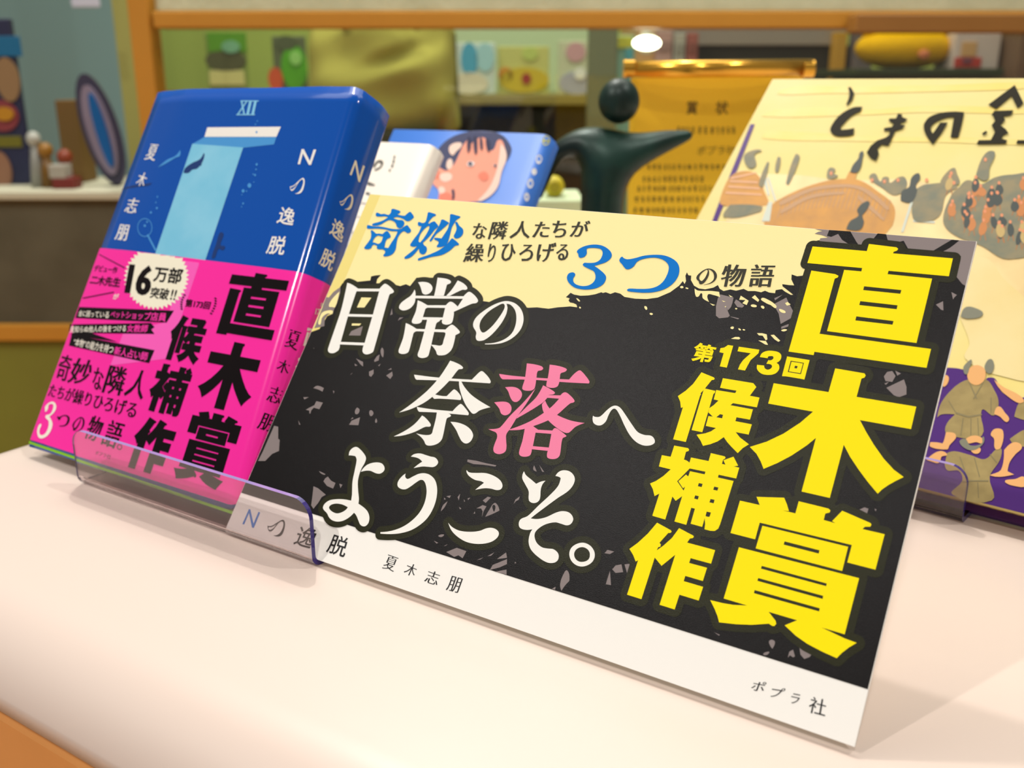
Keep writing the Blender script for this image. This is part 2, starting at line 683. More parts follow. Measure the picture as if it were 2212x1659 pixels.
T['よ'] = shapes(cE, ["585,190! 600,120 650,65 710,45 760,70 840,155 878,230 860,310 800,420 760,530 740,640 745,800 757,920 750,1015! 830,1070 900,1140 935,1230 925,1330 880,1390 830,1400 780,1370 745,1290 710,1210 675,1168! 600,1240 500,1300 400,1320 310,1300 250,1250 215,1180 160,1120 145,1080 170,1020 250,960 370,938 500,940 625,962! 640,850 648,640 690,430 718,270 700,210 660,195",
    "248,1080 290,1030 380,1012 480,1030 570,1075! 520,1130 440,1170 370,1178 290,1140"],
    "790,470! 840,400 920,340 1050,310 1150,330 1195,400 1180,460 1120,500 1050,495 960,455 890,450")
T['う'] = shapes(cE, "1645,210! 1700,170 1800,157 1900,185 1980,210 2060,230 2108,295 2090,350 2030,388 1940,385 1840,380 1690,408! 1760,350 1838,297! 1790,250 1730,225",
    "1555,500! 1550,560 1590,592 1680,550 1780,505 1880,495 1980,530 2060,620 2092,760 2080,920 2030,1080 1940,1240 1820,1360 1660,1460 1480,1515 1300,1532 1125,1525! 1125,1500! 1300,1480 1480,1420 1640,1320 1780,1180 1870,1020 1910,850 1905,720 1870,630 1820,607 1750,640 1640,720 1560,765 1490,765 1430,730 1415,680 1440,610 1500,540")
T['こ'] = shapes(cF, "490,197! 520,225 600,232 720,235 820,270 890,320 918,380 900,425 850,437 780,420 700,415 592,435! 640,395 697,350! 660,330 590,315 520,270 490,225",
    "270,828! 320,880 400,920 520,935 640,925 720,895 780,887 840,905 875,950 850,1010 770,1060 640,1080 500,1060 390,1000 310,920")
T['そ'] = shapes(cF, "1175,212! 1200,260 1260,310 1320,362! 1380,335 1432,325! 1395,370 1375,430 1365,540 1335,580 1285,592 1240,570 1230,530 1230,450 1190,370 1155,300 1158,250",
    "1550,268! 1590,220 1650,200 1730,220 1780,290 1765,370 1700,450 1580,530 1430,640 1310,730 1255,775! 1340,782 1440,760 1560,705 1640,688 1720,710 1762,775 1740,835 1690,858 1620,840 1550,822 1450,840 1370,880 1310,940 1302,1000 1330,1070 1390,1120 1460,1135 1530,1145 1585,1200 1580,1270 1530,1305 1450,1300 1350,1240 1260,1150 1230,1060 1245,960 1275,905! 1200,912 1130,890 1112,840 1135,785 1220,745 1350,620 1480,500 1580,390 1612,300 1600,283")
T['。'] = shapes(cF, ["1868,1065 1970,1105 2020,1200 1985,1300 1870,1350 1765,1310 1716,1210 1750,1115", "1868,1118 1935,1145 1962,1205 1940,1270 1862,1295 1800,1270 1773,1205 1800,1145"])
T['奇'] = shapes(cG, "605,120! 640,105 700,120 780,150 785,175 720,215! 820,240 880,240! 930,195 980,165 1010,190 1055,265 1030,300 970,345 910,350 850,310 760,275 700,272 640,290! 740,325 830,335 865,380 850,440 800,490 760,492 715,460 700,410 660,360 570,330 500,355 400,415 320,440 230,435 230,405 330,375 440,335 540,275! 480,255 400,260 305,250 297,210 320,180 400,210 470,205 545,225 590,190",
    ["125,435! 150,428 230,450 400,460 600,500 700,510 800,505! 860,460 920,430 950,460 1000,540 970,580 925,590 870,555 830,560 770,620 730,700 710,800 695,900 650,985 580,1035 470,1055 445,1035 485,960 420,910! 350,910 318,890 325,850! 260,820 225,840 205,885 150,910 75,900 70,870 130,790 190,700 205,620 197,545 220,530 260,560 310,600 360,598 430,608! 480,565 520,548 560,580 595,650 580,680 520,710 490,770 470,875! 545,885! 600,790 680,670 725,570 715,555 600,548 480,515 330,500 130,500 120,470",
     "335,640 390,650 440,660! 410,750 370,795 330,800 280,780 235,775! 270,690"])
T['妙'] = shapes(cG, ["1330,190! 1350,172 1420,190 1490,215 1490,240 1430,270 1345,380 1355,405! 1460,355 1500,390 1540,450 1510,490 1470,520 1360,660 1235,780! 1260,830 1300,860 1315,910 1290,980 1235,1013 1180,990 1160,950 1160,890! 1060,1010 970,1080 880,1100 865,1075 940,1010 1050,920 1135,825! 1100,850 1040,860 985,840 985,810 1060,700 1150,580 1205,450! 1150,445 1133,410 1145,370 1175,370 1220,388 1280,370 1310,290",
    "1340,450 1365,465 1330,560 1250,690 1180,775! 1155,760 1148,735 1180,620 1260,510"],
    "1600,325! 1640,320 1760,385! 1700,440 1600,530 1500,610 1400,750 1375,755 1368,735 1480,560 1560,430",
    "1775,225! 1800,210 1900,235 1980,260 1975,280 1900,330 1860,390 1810,480 1770,640 1735,760 1690,830 1600,865 1515,868 1510,850 1545,790 1540,755 1465,715 1460,690 1500,682 1605,695! 1660,610 1730,500 1752,415! 1765,380",
    "1875,385! 1895,362 1920,375 1960,440 2030,510 2035,590 1990,660 1910,697 1860,680 1850,640 1880,580 1905,500 1890,430",
    "1800,700! 1830,697 1950,800 1940,830 1880,840 1780,930 1620,1020 1400,1065 1150,1135 1132,1115 1150,1090 1350,1020 1550,930 1700,820")
T['3'] = shapes(cH, "208,190 250,140 360,90 510,68 650,90 760,160 805,240 780,310 700,370 600,405 505,432! 590,490 680,570 708,630 670,730 570,800 440,832 300,833 170,800 80,730 40,650 55,580 100,548 160,548 182,585 150,640 150,700 200,750 310,777 420,760 500,700 528,620 500,530 430,490 350,450 310,415 335,382 400,382 520,375 600,330 640,260 648,200 620,150 550,130 470,125 400,132 378,150 378,220 340,275 270,295 240,275 230,225")
T['つ'] = shapes(cH, "980,275 1010,300 1070,320 1200,300 1350,260 1530,243 1700,255 1840,310 1930,390 1958,500 1930,620 1840,740 1700,830 1520,880 1350,890 1200,880 1080,862 1065,840 1110,820 1250,825 1440,820 1580,780 1680,700 1750,580 1778,470 1760,400 1690,335 1580,297 1470,293 1340,315 1240,360 1180,440 1120,480 1060,490 1020,460 980,405 935,350 945,305")
T['直'] = shapes(cI, ["=418,127 1065,183 1090,97 1420,138 1440,155 1425,178 1385,192 1378,210 2093,270 2045,483 1325,418 1313,458 1845,512 1658,1280 590,1138 795,407 1000,425 1010,385 355,325",
    "=1033,603 1478,648 1465,693 1022,648", "=987,780 1432,830 1422,877 975,827", "=940,962 1385,1018 1372,1062 928,1010"],
    "=403,415 690,458 728,478 718,498 682,512 502,1170 1832,1352 1778,1577 440,1385 430,1425 130,1382")
T['木'] = shapes(cJ, "=1020,90 1370,150 1383,175 1370,200 1333,212 1275,430 1988,547 1925,815 1315,708 1390,850 1480,1000 1600,1170 1720,1300 1838,1388 1750,1430 1660,1480 1580,1535 1527,1587 1420,1460 1300,1300 1200,1150 1122,1003 955,1637 618,1560 790,920 680,1010 500,1130 330,1220 165,1290 130,1200 80,1110 0,1028 200,965 400,870 600,740 755,607 220,510 285,267 940,373")
T['賞'] = shapes(cK, "=415,115 640,165 603,72 918,82 950,160 972,235 895,225 1045,260 1083,122 1420,205 1443,225 1435,250 1385,262 1367,335 1500,372 1462,348 1578,230 1900,370 1910,390 1895,412 1835,412 1808,438 2060,497 1955,900 1635,818 1687,620 640,365 587,555 307,483",
    ["=670,400 1645,640 1577,915 593,658", "=922,578 1320,680 1310,717 912,615"],
    ["=403,645 1770,997 1605,1635 230,1228", "=663,857 1402,1057 1395,1088 653,888", "=622,995 1362,1198 1355,1233 613,1027", "=582,1132 1323,1340 1315,1375 573,1167"]) + \
    shapes(cM, "=212,655 380,695 520,718 715,727 985,808 1080,930 1088,970 1065,998 1035,998 990,968 760,983 550,975 330,950 310,870 270,770",
    "=1370,920 1200,990 1350,1130 1500,1235 1700,1340 1890,1425 1960,1355 2050,1285 2155,1222 2000,1165 1820,1080 1640,995")
T['候'] = shapes(cN, "=710,122 935,215 948,235 935,255 893,262 775,410 695,498 702,518 688,535 430,1370 202,1322 378,748 342,762 330,650 288,548 430,450 560,330",
    "=758,408 960,455 950,490 925,510 725,1195 533,1157",
    ["=1095,227 1640,317 1693,385 1578,543 1750,575 1703,750 1275,675 1230,712 1632,787 1580,970 1338,928 1318,997 1613,1055 1555,1238 1322,1193 1400,1290 1560,1412 1450,1480 1360,1570 1250,1460 1170,1370 1110,1283 1000,1360 870,1410 737,1440 690,1340 622,1240 780,1215 880,1180 970,1120 788,1083 835,905 915,918 835,840 850,765 930,710 1015,628 930,608 975,440 1315,495 1338,452 1043,400", "=1045,872 1097,885 1080,947 975,927"])
T['補'] = shapes(cO, ["=616,-65 890,-15 913,15 900,45 850,58 810,212 870,235 920,275 950,172 1300,243 1345,85 1620,150 1640,175 1625,195 1590,215 1565,298 1635,315 1595,228 1795,155 1888,335 1800,350 1910,375 1850,590 1500,515 1485,570 1797,640 1530,1500 1490,1590 1420,1635 1330,1630 1218,1600 1232,1500 1222,1380 1172,1553 943,1490 1028,1190 955,1172 855,1512 620,1445 775,940 645,1035 580,950 437,1407 180,1332 320,890 225,940 190,800 135,690 250,640 400,540 545,408 310,350 370,125 545,157",
    "=925,390 1238,455 1222,508 930,445 895,550 850,512 698,645 790,785 832,752 803,833 675,645", "=1107,680 1182,697 1160,762 1085,743", "=1412,750 1497,770 1475,832 1393,815", "=1033,925 1107,943 1085,1010 1012,990", "=1338,997 1420,1015 1400,1085 1317,1065", "=1262,1248 1347,1268 1320,1350 1290,1355 1238,1338"])
T['作'] = shapes(cP, "=745,-5 990,130 1007,155 985,178 945,180 788,355 812,385 805,425 765,435 740,490 860,405 1010,270 1140,93 1390,225 1405,245 1385,272 1335,278 1283,352 1785,487 1712,730 1345,630 1320,717 1640,803 1565,1040 1250,948 1222,1042 1570,1145 1490,1390 1145,1285 1060,1550 790,1465 1070,570 825,768 703,620 465,1365 207,1285 405,668 362,692 320,580 250,465 400,355 580,190")
T['173'] = shapes(cQ, "=760,190 842,203 740,550 628,530 690,320 622,305 640,240 700,230", "=932,217 1258,265 1245,320 1185,375 1120,430 1075,510 1030,597 918,578 950,500 1000,430 1060,375 1120,322 910,290",
    "1265,382! 1300,320 1380,285 1480,285 1570,310 1608,360 1590,430 1530,475! 1570,510 1570,580 1510,645 1400,667 1290,645 1225,580 1220,505! 1335,517! 1345,560 1390,583 1440,565 1460,530 1440,500 1370,490! 1400,432! 1450,430 1482,400 1475,372 1440,367 1400,375 1390,400!")
T['回'] = shapes(cQ, ["=1700,372 2058,430 1975,740 1900,725 1690,690 1618,685", "=1757,440 1968,475 1920,655 1710,620"], ["=1770,455 1952,485 1910,640 1728,610", "=1825,520 1868,527 1855,565 1815,558"])
T['n_o'] = shapes(c3, ["1048,685! 1060,695 1120,690 1200,640 1280,597 1310,605 1327,660 1310,760 1270,840 1220,862 1140,845! 1200,838 1250,800 1290,720 1300,650 1280,620 1215,655! 1180,700 1120,770 1080,780 1055,740", "1064,715 1110,710 1186,670! 1150,720 1095,755 1070,748"])


def plane_box(key):
    """a traced character in its own upright box (0..1), taken out of the panel's perspective"""
    Hi = np.linalg.inv(homog(UNIT, PANEL))
    ls = [[[(lambda q: (q[0] * PANEL_W, q[1] * PANEL_H))(happly(Hi, p)) for p in l] for l in s] for s in T[key]]
    xs = [p[0] for s in ls for l in s for p in l]
    ys = [p[1] for s in ls for l in s for p in l]
    return [[[((x - min(xs)) / (max(xs) - min(xs)), (y - min(ys)) / (max(ys) - min(ys))) for x, y in l] for l in s] for s in ls]


def traced(key, quad):
    H = homog(UNIT, quad)
    return [[[happly(H, p) for p in l] for l in s] for s in plane_box(key)]


def ext_quad(crop, left, right, top, bottom, corners):
    """quad (in pixels) of an upright box on a rectangle's own axes, from the four outermost points"""
    H = homog(UNIT, corners)
    Hi = np.linalg.inv(H)
    q = [happly(Hi, (crop[0] + p[0] / crop[2], crop[1] + p[1] / crop[2])) for p in (left, right, top, bottom)]
    x0, x1, y1, y0 = q[0][0], q[1][0], q[2][1], q[3][1]
    return [happly(H, c) for c in ((x0, y1), (x1, y1), (x1, y0), (x0, y0))]


def lerp(a, b, t):
    return a + (b - a) * t


# ------------------------------------------------------------------ the table
M_TABLE = mat('pink_laminate', (214, 196, 184), 0.28, 0.4, bump=(60, 0.02, 0.002))
M_BOARD = mat('white_card', (246, 243, 236), 0.55, 0.3)
TX0, TX1, TY0, TY1, TR, TH = -0.163, 1.15, -0.088, 1.0, 0.030, 0.018


def table():
    m = MBs()
    prof = []                                           # distance in from the edge, height
    a0 = math.asin(1 - TH / TR)
    for k in range(11):
        a = lerp(a0, math.pi / 2, k / 10)
        prof.append((TR - TR * math.cos(a), -TR + TR * math.sin(a)))
    prof = [(0.02, -TH)] + prof
    rings = []
    cr = 0.06
    for ins, z in prof:
        ring = []
        for cx, cy, a0 in ((TX0 + cr, TY0 + cr, math.pi), (TX1 - cr, TY0 + cr, 1.5 * math.pi), (TX1 - cr, TY1 - cr, 0), (TX0 + cr, TY1 - cr, 0.5 * math.pi)):
            for k in range(9):
                a = a0 + math.pi / 2 * k / 8
                ring.append(Vector((cx + (cr - ins) * math.cos(a), cy + (cr - ins) * math.sin(a), z)))
        rings.append(ring)
    n = len(rings[0])
    fs = [(i * n + k, i * n + (k + 1) % n, (i + 1) * n + (k + 1) % n, (i + 1) * n + k) for i in range(len(rings) - 1) for k in range(n)]
    fs += [tuple(range(n - 1, -1, -1)), tuple(range((len(rings) - 1) * n, len(rings) * n))]
    m.add([v for r_ in rings for v in r_], fs)
    t = thing('display_table', 'pale pink display table with a rounded front edge under the books', 'table', (TX0, TY0, -0.8))
    m.build('table_top', M_TABLE, t, smooth=True)
    b = box((TX0 + 0.004, TY0 + 0.003, -0.8), (TX1 - TX0 - 0.008, 0, 0), (0, TY1 - TY0 - 0.006, 0), (0, 0, 0.8 - TH))
    b.build('cabinet_body', mat('amber_wood', (226, 160, 92), 0.45, 0.4, noise=(9, 0.5, (210, 142, 74))), t, bevel=0.004)
    return t


TABLE = table()

# ------------------------------------------------------------------ the clear stand
M_ACRYL = mat('clear_acrylic', (238, 226, 228), 0.03, 0.5, trans=1.0, ior=1.5)
M_RIM = mat('acrylic_rim', (150, 132, 186), 0.1, 0.5)
M_EDGE = mat('acrylic_edge', (62, 50, 120), 0.15, 0.5)


def stand(name, label, x0, x1, yf, lip, depth, lean, back, th, mw=None, group=None):
    """one bent acrylic sheet: lip, rounded bend, floor, leaning back; profile in y-z swept along x"""
    path = [(yf + th / 2, lip), (yf + th / 2, lip * 0.5), (yf + th / 2, 0.004)]
    for k in range(1, 6):
        a = math.pi + math.pi / 2 * k / 5
        path.append((yf + th / 2 + 0.0032 + 0.0032 * math.cos(a), 0.004 + 0.0032 * math.sin(a)))
    path.append((yf + depth, th / 2))
    path.append((yf + depth + back * math.sin(lean), th / 2 + back * math.cos(lean)))
    # clean the arc: keep the path's order, centre line offset to both sides
    P_ = [Vector((0, y, z)) for y, z in path]
    P_ = [p if p.z > th / 2 else Vector((0, p.y, th / 2)) for p in P_]
    xs = [x0 + (x1 - x0) * k / 12 for k in range(13)]
    L, Rr = [], []
    for i, p in enumerate(P_):
        d0 = (P_[i] - P_[i - 1]).normalized() if i else (P_[1] - P_[0]).normalized()
        d1 = (P_[i + 1] - P_[i]).normalized() if i < len(P_) - 1 else d0
        d = (d0 + d1).normalized()
        nrm = Vector((0, -d.z, d.y))
        k = th / 2 / max(0.6, nrm.dot(Vector((0, -d0.z, d0.y))))
        L.append(p + nrm * k)
        Rr.append(p - nrm * k)
    loop = L + Rr[::-1]
    n = len(loop)
    m = MBs()
    vs = []
    rc = 0.0065
    cs = [x0 + rc * (1 - math.cos(math.pi / 2 * k / 8)) for k in range(9)]
    cols = cs + [x0 + x1 - c for c in cs[::-1]]
    for x in cols:
        e = min(x - x0, x1 - x)
        cut = rc - math.sqrt(max(0, rc * rc - (rc - e) ** 2)) if e < rc else 0
        for i, v in enumerate(loop):
            q = Vector((x, v.y, v.z - (cut if i in (0, n - 1) else 0)))
            vs.append(mw @ q if mw else q)
    nc = len(cols)
    fs = [(a * n + i, a * n + (i + 1) % n, (a + 1) * n + (i + 1) % n, (a + 1) * n + i) for a in range(nc - 1) for i in range(n)]
    h = len(P_)
    rim = []
    for a, flip in ((0, 0), (nc - 1, 1)):
        for i in range(h - 1):
            q = (a * n + i, a * n + i + 1, a * n + n - 2 - i, a * n + n - 1 - i)
            fs.append(q[::-1] if flip else q)
            rim.append(len(fs) - 1)
    rim2 = [a * n + n - 1 for a in range(nc - 1)]
    m.add(vs, fs)
    # only the cut end faces look dark violet
    o = m.build(name, M_ACRYL, None)
    o.data.materials.append(M_EDGE)
    o.data.materials.append(M_RIM)
    for k in rim:
        o.data.polygons[k].material_index = 1
    for k in rim2:
        e = min(k // n, nc - 2 - k // n)
        o.data.polygons[k].material_index = 1 if e < 7 and k // n > 8 else 2
    bm = bmesh.new()
    bm.from_mesh(o.data)
    bmesh.ops.recalc_face_normals(bm, faces=bm.faces)
    bm.to_mesh(o.data)
    bm.free()
    return tag(o, label, 'book stand', group)


ST = stand('book_stand', 'clear acrylic stand whose low lip holds the pink banded book', -0.0812, 0.0421, -0.0024, 0.0232, 0.042, math.radians(37), 0.09, 0.0016)

# ------------------------------------------------------------------ the blue book with the pink band
b0, bxv, byv = w(MB[:, 2]), w(MB[:, 2] + MB[:, 0]) - w(MB[:, 2]), w(MB[:, 2] + MB[:, 1]) - w(MB[:, 2])
bn = bxv.cross(byv).normalized()
if bn.dot(CAM - b0) < 0:
    bn = -bn
bxu = bxv.normalized()
BW = bxv.length + 0.0012
COVERP = Plane(b0, bxu, byv.normalized())
BUL = [(0, 0.0), (0.05, 0.9), (0.2, 1.9), (0.45, 1.5), (0.62, 1.0), (0.85, 0.9), (1.0, 0.2)]


def bulge(s):
    for (a, p), (b, q) in zip(BUL, BUL[1:]):
        if s <= b:
            t = (s - a) / (b - a)
            t = t * t * (3 - 2 * t)
            return p + (q - p) * t
    return BUL[-1][1]


def book_section(v, grow=0.0, x_from=0.0, back=True):
    """jacket outline across the book at height v (0..1)"""
    o = b0 + byv * v
    T_ = lerp(0.0122, 0.0212, v)
    r_, r2 = 0.0055, 0.002
    pts = []
    N = 22
    for k in range(N + 1):
        s = x_from + (1 - x_from) * k / N
        x = s * (BW - r_)
        pts.append((x, bulge(s) * 0.001 * (0.2 + 0.8 * v) + grow))
    z0 = bulge(1) * 0.001 * (0.2 + 0.8 * v)
    for k in range(1, 7):
        a = math.pi / 2 * (1 - k / 6)
        pts.append((BW - r_ + (r_ + grow) * math.cos(a), z0 - r_ + (r_ + grow) * math.sin(a)))
    for k in range(1, 8):
        t = k / 8
        pts.append((BW + grow + 0.0013 * math.sin(math.pi * t), lerp(z0 - r_, -T_ + r2, t)))
    for k in range(0, 5):
        a = -math.pi / 2 * k / 4
        pts.append((BW - r2 + (r2 + grow) * math.cos(a), -T_ + r2 + (r2 + grow) * math.sin(a)))
    if back:
        for k in range(1, 5):
            pts.append((lerp(BW - r2, 0, k / 4), -T_ - grow))
    foot = byv.normalized() * (0.76 * (1 - v) ** 3)      # the foot is level, though the book leans
    return [o + bxu * x + bn * z - foot * min(0.0, z) for x, z in pts]


def sweep(vs_, **kw):
    rows = [book_section(v, **kw) for v in vs_]
    n = len(rows[0])
    V = [p for r_ in rows for p in r_]
    Fc = [(i * n + k, i * n + k + 1, (i + 1) * n + k + 1, (i + 1) * n + k) for i in range(len(rows) - 1) for k in range(n - 1)]
    return V, Fc


BOOK = thing('hardcover_book', 'blue hardcover book wrapped in a bright pink paper band, leaning in its stand', 'book', b0)
M_JACKET = mat('blue_jacket', (0, 76, 168), 0.14, 0.3, coat=0.1)
jv, jf = sweep([k / 24 for k in range(25)])
jk = link_mesh('dust_jacket', jv, jf, M_JACKET, BOOK, True)
so = jk.modifiers.new('solid', 'SOLIDIFY')
so.thickness = 0.0012
so.offset = -1
tag(jk, 'glossy blue dust jacket')
pb_o = b0 + bxu * 0.003 + byv * 0.012 - bn * 0.0016
pm = MBs()
pv = []
for v in (0.012, 0.985):
    T_ = lerp(0.0122, 0.0212, v)
    for x, z in ((0.003, -0.0014), (BW - 0.0025, -0.0014), (BW - 0.0025, -T_ + 0.0016), (0.003, -T_ + 0.0016)):
        pv.append(b0 + byv * v + bxu * x + bn * z - byv.normalized() * (0.76 * (1 - v) ** 3) * z)
pm.add(pv, BOXF)
pm.build('page_block', mat('book_pages', (238, 228, 205), 0.8, 0.2), BOOK)

Hci = np.linalg.inv(homog(UNIT, COVER))
vtl, vtr = happly(Hci, (211, 536))[1], happly(Hci, (640, 588))[1]
vbl, vbr = happly(Hci, (62.5, 949))[1], happly(Hci, (508.5, 1092))[1]


def band_sweep():
    rows = []
    for t in [k / 12 for k in range(13)]:
        secs = {}
        row = []
        n = len(book_section(0.5, 0.0002, -0.003))
        for i in range(n):
            s = min(1.0, i / 26)
            row.append((i, lerp(lerp(vbl, vbr, s), lerp(vtl, vtr, s), t)))
        rows.append([book_section(v, 0.0003, -0.003)[i] for i, v in row])
    n = len(rows[0])
    return [p for r_ in rows for p in r_], [(i * n + k, i * n + k + 1, (i + 1) * n + k + 1, (i + 1) * n + k) for i in range(len(rows) - 1) for k in range(n - 1)]


M_BAND = mat('pink_band', (250, 38, 162), 0.17, 0.35, coat=0.25)
ov, of = band_sweep()
BAND = tag(link_mesh('paper_band', ov, of, M_BAND, BOOK, True), 'shiny hot pink paper band round the lower half')
SJ, SB = Mesh(jv, jf, COVERP), Mesh(ov, of, COVERP)

# jacket art
ART = []
M_WHITE = mat('print_white', (240, 236, 228), 0.25, 0.5)
M_SKY = mat('print_sky', (120, 196, 226), 0.2, 0.5, noise=(60, 0.5, (148, 210, 234)), coat=0.25)
M_SKYD = mat('print_pale_blue', (70, 150, 214), 0.2, 0.5, coat=0.25)
M_NAVY = mat('print_navy', (10, 50, 112), 0.2, 0.5, coat=0.25)
M_DARKB = mat('print_dark_blue', (4, 60, 138), 0.2, 0.5, coat=0.25)
M_TEAL = mat('print_teal', (8, 58, 96), 0.18, 0.5, coat=0.25)
M_BLACK = mat('print_black', (14, 6, 8), 0.2, 0.2)
M_PINKT = mat('print_pink', (246, 50, 165), 0.25, 0.5)
p = Print(SJ, 0.00008)
p.loops(shapes(cV, "=597,537 1170,537 1150,597 905,624 500,594 560,560"))
ART.append(p.build('cover_glow', M_SKYD, None))
p = Print(SJ, 0.00012)
p.loops(shapes(cV, "=500,593 905,622 570,1620 170,1570"))
ART.append(p.build('cover_doorway', M_SKY, None))
p = Print(SJ, 0.00014)
p.loops(shapes(cV, "=620,462 1205,457 1170,537 597,537"))
ART.append(p.build('cover_slab', M_WHITE, None))
p = Print(SJ, 0.00016)
p.loops(shapes(cV, "430,825! 445,785 500,745 560,715 590,668! 598,675 585,730 540,790 500,800 470,825", "=560,740 580,735 570,770 555,765", "-70,960! 0,930 90,915 180,905! 150,925 60,935", "690,1390 720,1300 750,1310 725,1400 760,1410 745,1440 710,1430 680,1500 655,1500"))
ART.append(p.build('cover_divers', M_NAVY, None))
p = Print(SJ, 0.00016)
p.loops(shapes(cV, "225,782! 300,720 365,690 405,642! 400,690 370,702 290,750"))
for bx_, by_, br in ((1013, 757, 9), (1008, 797, 6), (1000, 842, 8), (985, 835, 5), (955, 925, 16), (990, 898, 4), (905, 968, 12), (932, 970, 5), (895, 998, 4), (905, 1068, 7), (893, 1095, 4), (1018, 412, 5), (1003, 438, 5), (1012, 500, 8), (222, 1015, 6), (210, 1060, 5), (218, 1105, 8), (170, 1140, 8), (140, 1215, 7), (122, 1245, 9)):
    p.loops([[[(cV[0] + (bx_ + br * math.cos(k * 0.785)) / cV[2], cV[1] + (by_ + br * 1.2 * math.sin(k * 0.785)) / cV[2]) for k in range(8)]]])
ring = lambda r1, r2: [[(cV[0] + (122 + r_ * math.cos(k * 0.3927)) / cV[2], cV[1] + (1260 + r_ * 1.25 * math.sin(k * 0.3927)) / cV[2]) for k in range(16)] for r_ in (r1, r2)]
p.loops([ring(60, 55)])
p.loops(shapes(cV, "=138,1320 148,1312 215,1440 203,1445"))
ART.append(p.build('cover_bubbles', M_SKYD, None))
p = Print(SJ, 0.0002)
p.text('X', cq(cV, 885, 250, 945, 248, 920, 362, 855, 362), 0.012, 1.0, 0.2)
p.text('I', cq(cV, 955, 250, 975, 250, 950, 362, 930, 362), 0.01)
p.text('I', cq(cV, 995, 250, 1015, 250, 990, 362, 970, 362), 0.01)
p.loops(shapes(cV, "=885,248 1030,248 1028,256 883,256", "=852,357 1000,357 998,365 850,365"))
ART.append(p.build('cover_numeral', mat('print_numeral', (132, 200, 232), 0.25), None))
p = Print(SJ, 0.0002)
p.text('N', cq(cV, 1372, 635, 1487, 640, 1445, 762, 1340, 755), 0.012)
p.loops(traced('n_o', cq(cV, 1305, 862, 1412, 866, 1370, 996, 1258, 985)))
p.text('逸', cq(cV, 1212, 1090, 1332, 1110, 1300, 1247, 1166, 1225), 0.012)
p.text('脱', cq(cV, 1128, 1325, 1260, 1330, 1226, 1482, 1082, 1468), 0.012)
p.build('cover_title', M_WHITE, jk)
p = Print(SJ, 0.0002)
for ch, q in (('夏', (818, 405, 866, 410, 840, 497, 782, 490)), ('木', (762, 552, 812, 570, 778, 640, 735, 625)), ('志', (702, 697, 762, 702, 737, 783, 672, 775)), ('朋', (648, 840, 706, 846, 685, 932, 620, 925))):
    p.text(ch, cq(ca, *q), 0.012, 1.4, -0.2)
p.build('cover_author', M_WHITE, jk)
p = Print(SJ, 0.0002)
p.text('N', cq(cV, 1795, 722, 1872, 772, 1832, 900, 1752, 835), 0.012)
p.loops(traced('n_o', cq(cV, 1688, 985, 1798, 1000, 1756, 1130, 1662, 1092)))
p.text('逸', cq(cV, 1632, 1180, 1722, 1232, 1688, 1388, 1584, 1308), 0.012)
p.text('脱', cq(cV, 1552, 1415, 1652, 1468, 1606, 1617, 1500, 1550), 0.012)
p.build('spine_title', mat('print_cream', (232, 220, 190), 0.3), jk)
p = Print(SJ, 0.00015)
p.loops(shapes(c5, "=350,955 3000,1850 2990,1885 345,985"))
p.build('green_stripe', mat('print_lime', (132, 196, 22), 0.2, coat=0.25), jk)
join(ART, 'cover_picture', jk)

# band printing
p = Print(SB, 0.00008)
p.loops(shapes(cY, "=1085,150 1200,165 1000,760 660,800 740,600 1000,540"))
p.build('pale_shape', mat('print_rose', (250, 92, 190), 0.2, coat=0.25), BAND)
p = Print(SB, 0.00012)
st = []
for k in range(88):
    a = 2 * math.pi * k / 88
    rr = 1.0 if k % 2 == 0 else 0.9
    x, y = 935 + 190 * rr * math.cos(a) - 45 * math.sin(a), 275 + 40 * rr * math.cos(a) + 190 * rr * math.sin(a)
    y = max(y, 118 + (x - 800) * 0.11)
    st.append((cY[0] + x / cY[2], cY[1] + y / cY[2]))
p.loops([[st]])
p.build('starburst', mat('print_ivory', (246, 240, 216), 0.25, coat=0.25), BAND)
p = Print(SB, 0.00014)
p.loops(shapes(ca, "=430,1290 945,1310 905,1375 410,1350", "=380,1385 820,1377 840,1400 822,1412 840,1437 375,1430", "=390,1440 840,1525 810,1595 375,1500", "=372,1428 500,1432 640,1480 390,1444"))
p.build('black_ribbons', M_BLACK, BAND)
p = Print(SB, 0.0002)
p.text('16', cq(cY, 775, 190, 925, 206, 893, 388, 742, 368), 0.045, 1.2, 0.7)
p.text('万部', cq(cY, 928, 205, 1102, 222, 1077, 318, 912, 300), 0.03)
p.text('突破', cq(cY, 907, 330, 1020, 342, 1003, 412, 893, 398), 0.028)
p.text('!!', cq(cY, 1030, 345, 1062, 350, 1045, 412, 1015, 408), 0.02)
p.text('デビュー作', cq(cY, 570, 200, 707, 212, 697, 252, 560, 238), 0.02)
p.text('二木先生', cq(cY, 552, 262, 728, 278, 713, 336, 534, 315), 0.03)
p.loops(shapes(cY, "=590,138 596,136 748,216 744,221", "=495,396 680,360 682,366 497,402"))
p.text('第173回', cq(cY, 1112, 402, 1264, 420, 1250, 467, 1105, 450), 0.03)
for side, (x0, y0, x1, y1) in ((1, (1112, 382, 1086, 465)), (-1, (1280, 402, 1262, 492))):
    for k in range(7):
        t = k / 6
        x, y = lerp(x0, x1, t) - side * 14 * math.sin(math.pi * (0.2 + 0.8 * t)), lerp(y0, y1, t)
        p.loops([[[(cY[0] + (x + dx) / cY[2], cY[1] + (y + dy) / cY[2]) for dx, dy in ((-9, -4), (0, -8), (9, 2), (0, 5))]]])
p.build('sales_lettering', M_BLACK, BAND)
p = Print(SB, 0.0002)
p.text('が', cq(cY, 682, 370, 714, 373, 706, 408, 674, 404), 0.02)
